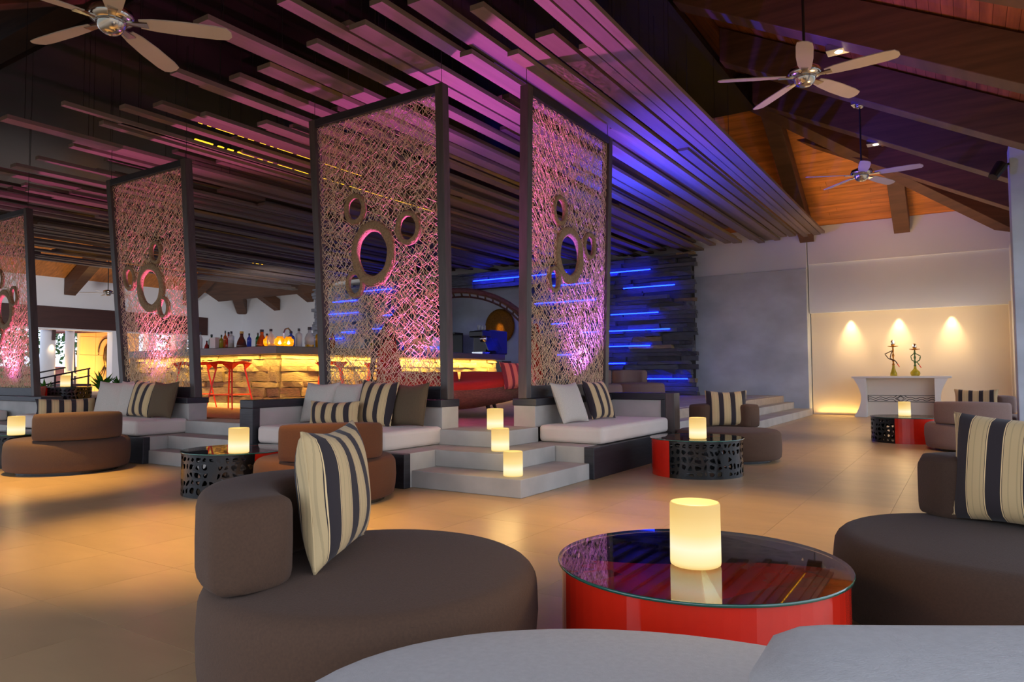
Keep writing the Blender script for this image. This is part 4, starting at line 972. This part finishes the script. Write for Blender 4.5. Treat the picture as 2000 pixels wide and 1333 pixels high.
# ================================================================== TERRACE BEYOND THE LEFT OPENINGS
struct('terrace_floor', MB().box(-60, -29.3, -6, 40, -.1, .40), 'platform')
struct('terrace_wall', MB().box(-32.2, -32, 15.6, 18.2, .4, 3.6), 'terrace_wood')
tw = bpy.data.objects['terrace_wall']
for k in range(4):
    for j in range(4): ob('panel', MB().box(-31.99, -31.96, 15.62+k*.64, 15.62+k*.64+.625, .42+j*.8, .42+j*.8+.785), 'terrace_wood', tw)
t = thing('wall_sculpture', 'bronze relief sculpture with long brush strokes on the lit panel wall', 'sculpture', (-31.9, 16.75, 1.9))
ob('body', MB().lathe([(.001, -.6), (.12, -.4), (.2, 0), (.17, .4), (.06, .62), (.001, .66)], 18, sx=.5), 'bronze', t, smooth=True)
for i in range(9): a = R(200+i*20); ob('blade', MB().bar((0, .1*math.cos(a), -.3), (.05, .45*math.cos(a), -.75+.2*math.sin(a)), .03, 5, .008), 'bronze', t)
ob('arc', MB().tube([(0, .35*math.cos(R(q))-.05, .25+.62*math.sin(R(q))) for q in range(-60, 200, 12)], .03, 6), 'bronze', t)
for y, lb in ((13.55, 'round white column behind the ramp rail'), (14.35, 'second white column beside the wooden panel wall')):
    o = ob('column', MB().lathe([(.27 if y < 14 else .16, 0), (.25 if y < 14 else .16, 3.4)], 28), 'white_wall', smooth=True, loc=(-30.2, y, .40)); tag(o, lb, 'column')
t = thing('wall_lamp', 'small downlight shining on the round white column', 'lamp', (-29.85, 13.6, 2.5))
ob('tube', MB().bar((0, 0, 0), (0, 0, .45), .07, 12), 'header', t); lamp('SPOT', 'column_lamp', (-29.8, 13.6, 2.48), 30, WARM2, (-29.95, 13.6, 1), .03, 80, .8)
t = thing('awning', 'tiled awning roof slope under the dark header', 'roof', (-31, 15, 2.9))
ob('slope', MB().hexa([(-.9, -1.2, .15), (.6, -1.2, -.12), (.6, 2.4, .14), (-.9, 2.4, .4), (-.9, -1.2, .23), (.6, -1.2, -.04), (.6, 2.4, .22), (-.9, 2.4, .48)]), 'roof_tile', t)
rail = thing('ramp_railing', 'dark sloping metal railing beside the plants', 'railing', (-24, 10.5, .48))
for k, (dx, z0, z1) in enumerate(((0, .50, .86), (0, .28, .62), (-1.6, .55, .90))): ob('rail', MB().bar((dx, -.1, z0), (dx, 1.55, z1), .025, 8), 'black_metal', rail)
for k in range(4): ob('post', MB().bar((0, .0+.5*k, 0), (0, .0+.5*k, .50+.11*k), .028, 6), 'header', rail)
def plant(label, x, y, z, h, n, seed, m='leaf'):
    t = thing('leafy_plant', label, 'plant', (x, y, z)); r = random.Random(seed)
    ob('stem', MB().bar((0, 0, 0), (0, 0, h*.5), .02, 6), 'leaf_dark', t)
    for i in range(n):
        a = r.uniform(0, 2*PI); e = r.uniform(.2, 1.2); l = h*r.uniform(.5, .8); b = Vector((0, 0, h*r.uniform(.1, .45)))
        tip = b+Vector((math.cos(a)*math.cos(e), math.sin(a)*math.cos(e), math.sin(e)))*l; mid_ = (b+tip)/2+Vector((0, 0, .06*h)); sd = Vector((-math.sin(a), math.cos(a), 0))*.045*h*1.5
        mb = MB(); mb.quad(b, mid_-sd, tip, mid_+sd); ob('leaf', mb, m, t)
for i, (x, y, h, lb) in enumerate(((-20.5, 9.15, .5, 'small green plant at the foot of the ramp railing'), (-21, 10.9, .75, 'bright green plant right of the ramp railing'), (-21.5, 11.6, .6, 'bright green plant below the wooden panel wall'), (-20.6, 11.35, .42, 'low green plant beside white pebbles'))):
    plant(lb, x, y, .485, h, 30, i)
mb = MB(); r_ = random.Random(4)
for i in range(160): x, y = -21+r_.uniform(-.4, .4), 11.7+r_.uniform(-.5, .6); s = r_.uniform(.03, .06); mb.lathe([(.001, 0), (s, s*.4), (.001, s)], 6, c=(x, y, .48))
o = ob('pebbles', mb, 'pebble'); tag(o, 'bed of white pebbles by the plants', 'pebbles', kind='stuff')
t = thing('table_lamp', 'warm glowing table lamp with a wide shade behind the railing', 'lamp', (-27, 12.85, .40))
ob('table', MB().box(-.5, .5, -.4, .5, 0, .42), 'header', t); ob('base', MB().lathe([(.001, .42), (.08, .42), (.10, .52), (.03, .66), (.03, .72)], 14), 'gold', t); ob('shade', MB().lathe([(.25, .70), (.22, .76), (.08, .86), (.001, .88)], 20), 'shade_glow', t, smooth=True)
struct('garden_wall', MB().box(-46, -45.6, -4, 44, 0, 1.7), 'brick')
gw = bpy.data.objects['garden_wall']
for k in range(7): ob('course', MB().box(-45.6, -45.56, -4, 44, .2+k*.21, .2+k*.21+.19), 'brick', gw)
def tree(label, x, y, h, seed):
    t = thing('tree', label, 'tree', (x, y, 0)); r = random.Random(seed)
    ob('trunk', MB().bar((0, 0, 0), (r.uniform(-.3, .3), 0, h*.7), .16, 8, .08), 'rafter_wood', t); mb = MB()
    for i in range(420):
        c = Vector((r.gauss(0, .8), r.gauss(0, .8), h*.72+r.gauss(0, .85))); a = Vector((r.uniform(-1, 1), r.uniform(-1, 1), r.uniform(-1, 1))).normalized(); b = a.orthogonal().normalized(); s = r.uniform(.10, .22)
        mb.quad(c-a*s, c-b*s*.5, c+a*s, c+b*s*.5)
    tag(ob('crown', mb, 'leaf_dark', t), kind='stuff')
for i, (x, y, h, lb) in enumerate(((-42, 17.6, 4.4, 'garden tree left of the white column'), (-42, 20.2, 5.0, 'garden tree seen between the two white columns'), (-40, 15.5, 3.6, 'garden tree by the left screen post'), (-44, 23.0, 4.8, 'garden tree behind the panel wall'), (-43, 27, 5, 'garden tree glimpsed through the left cord screen'))):
    tree(lb, x, y, h, 50+i)
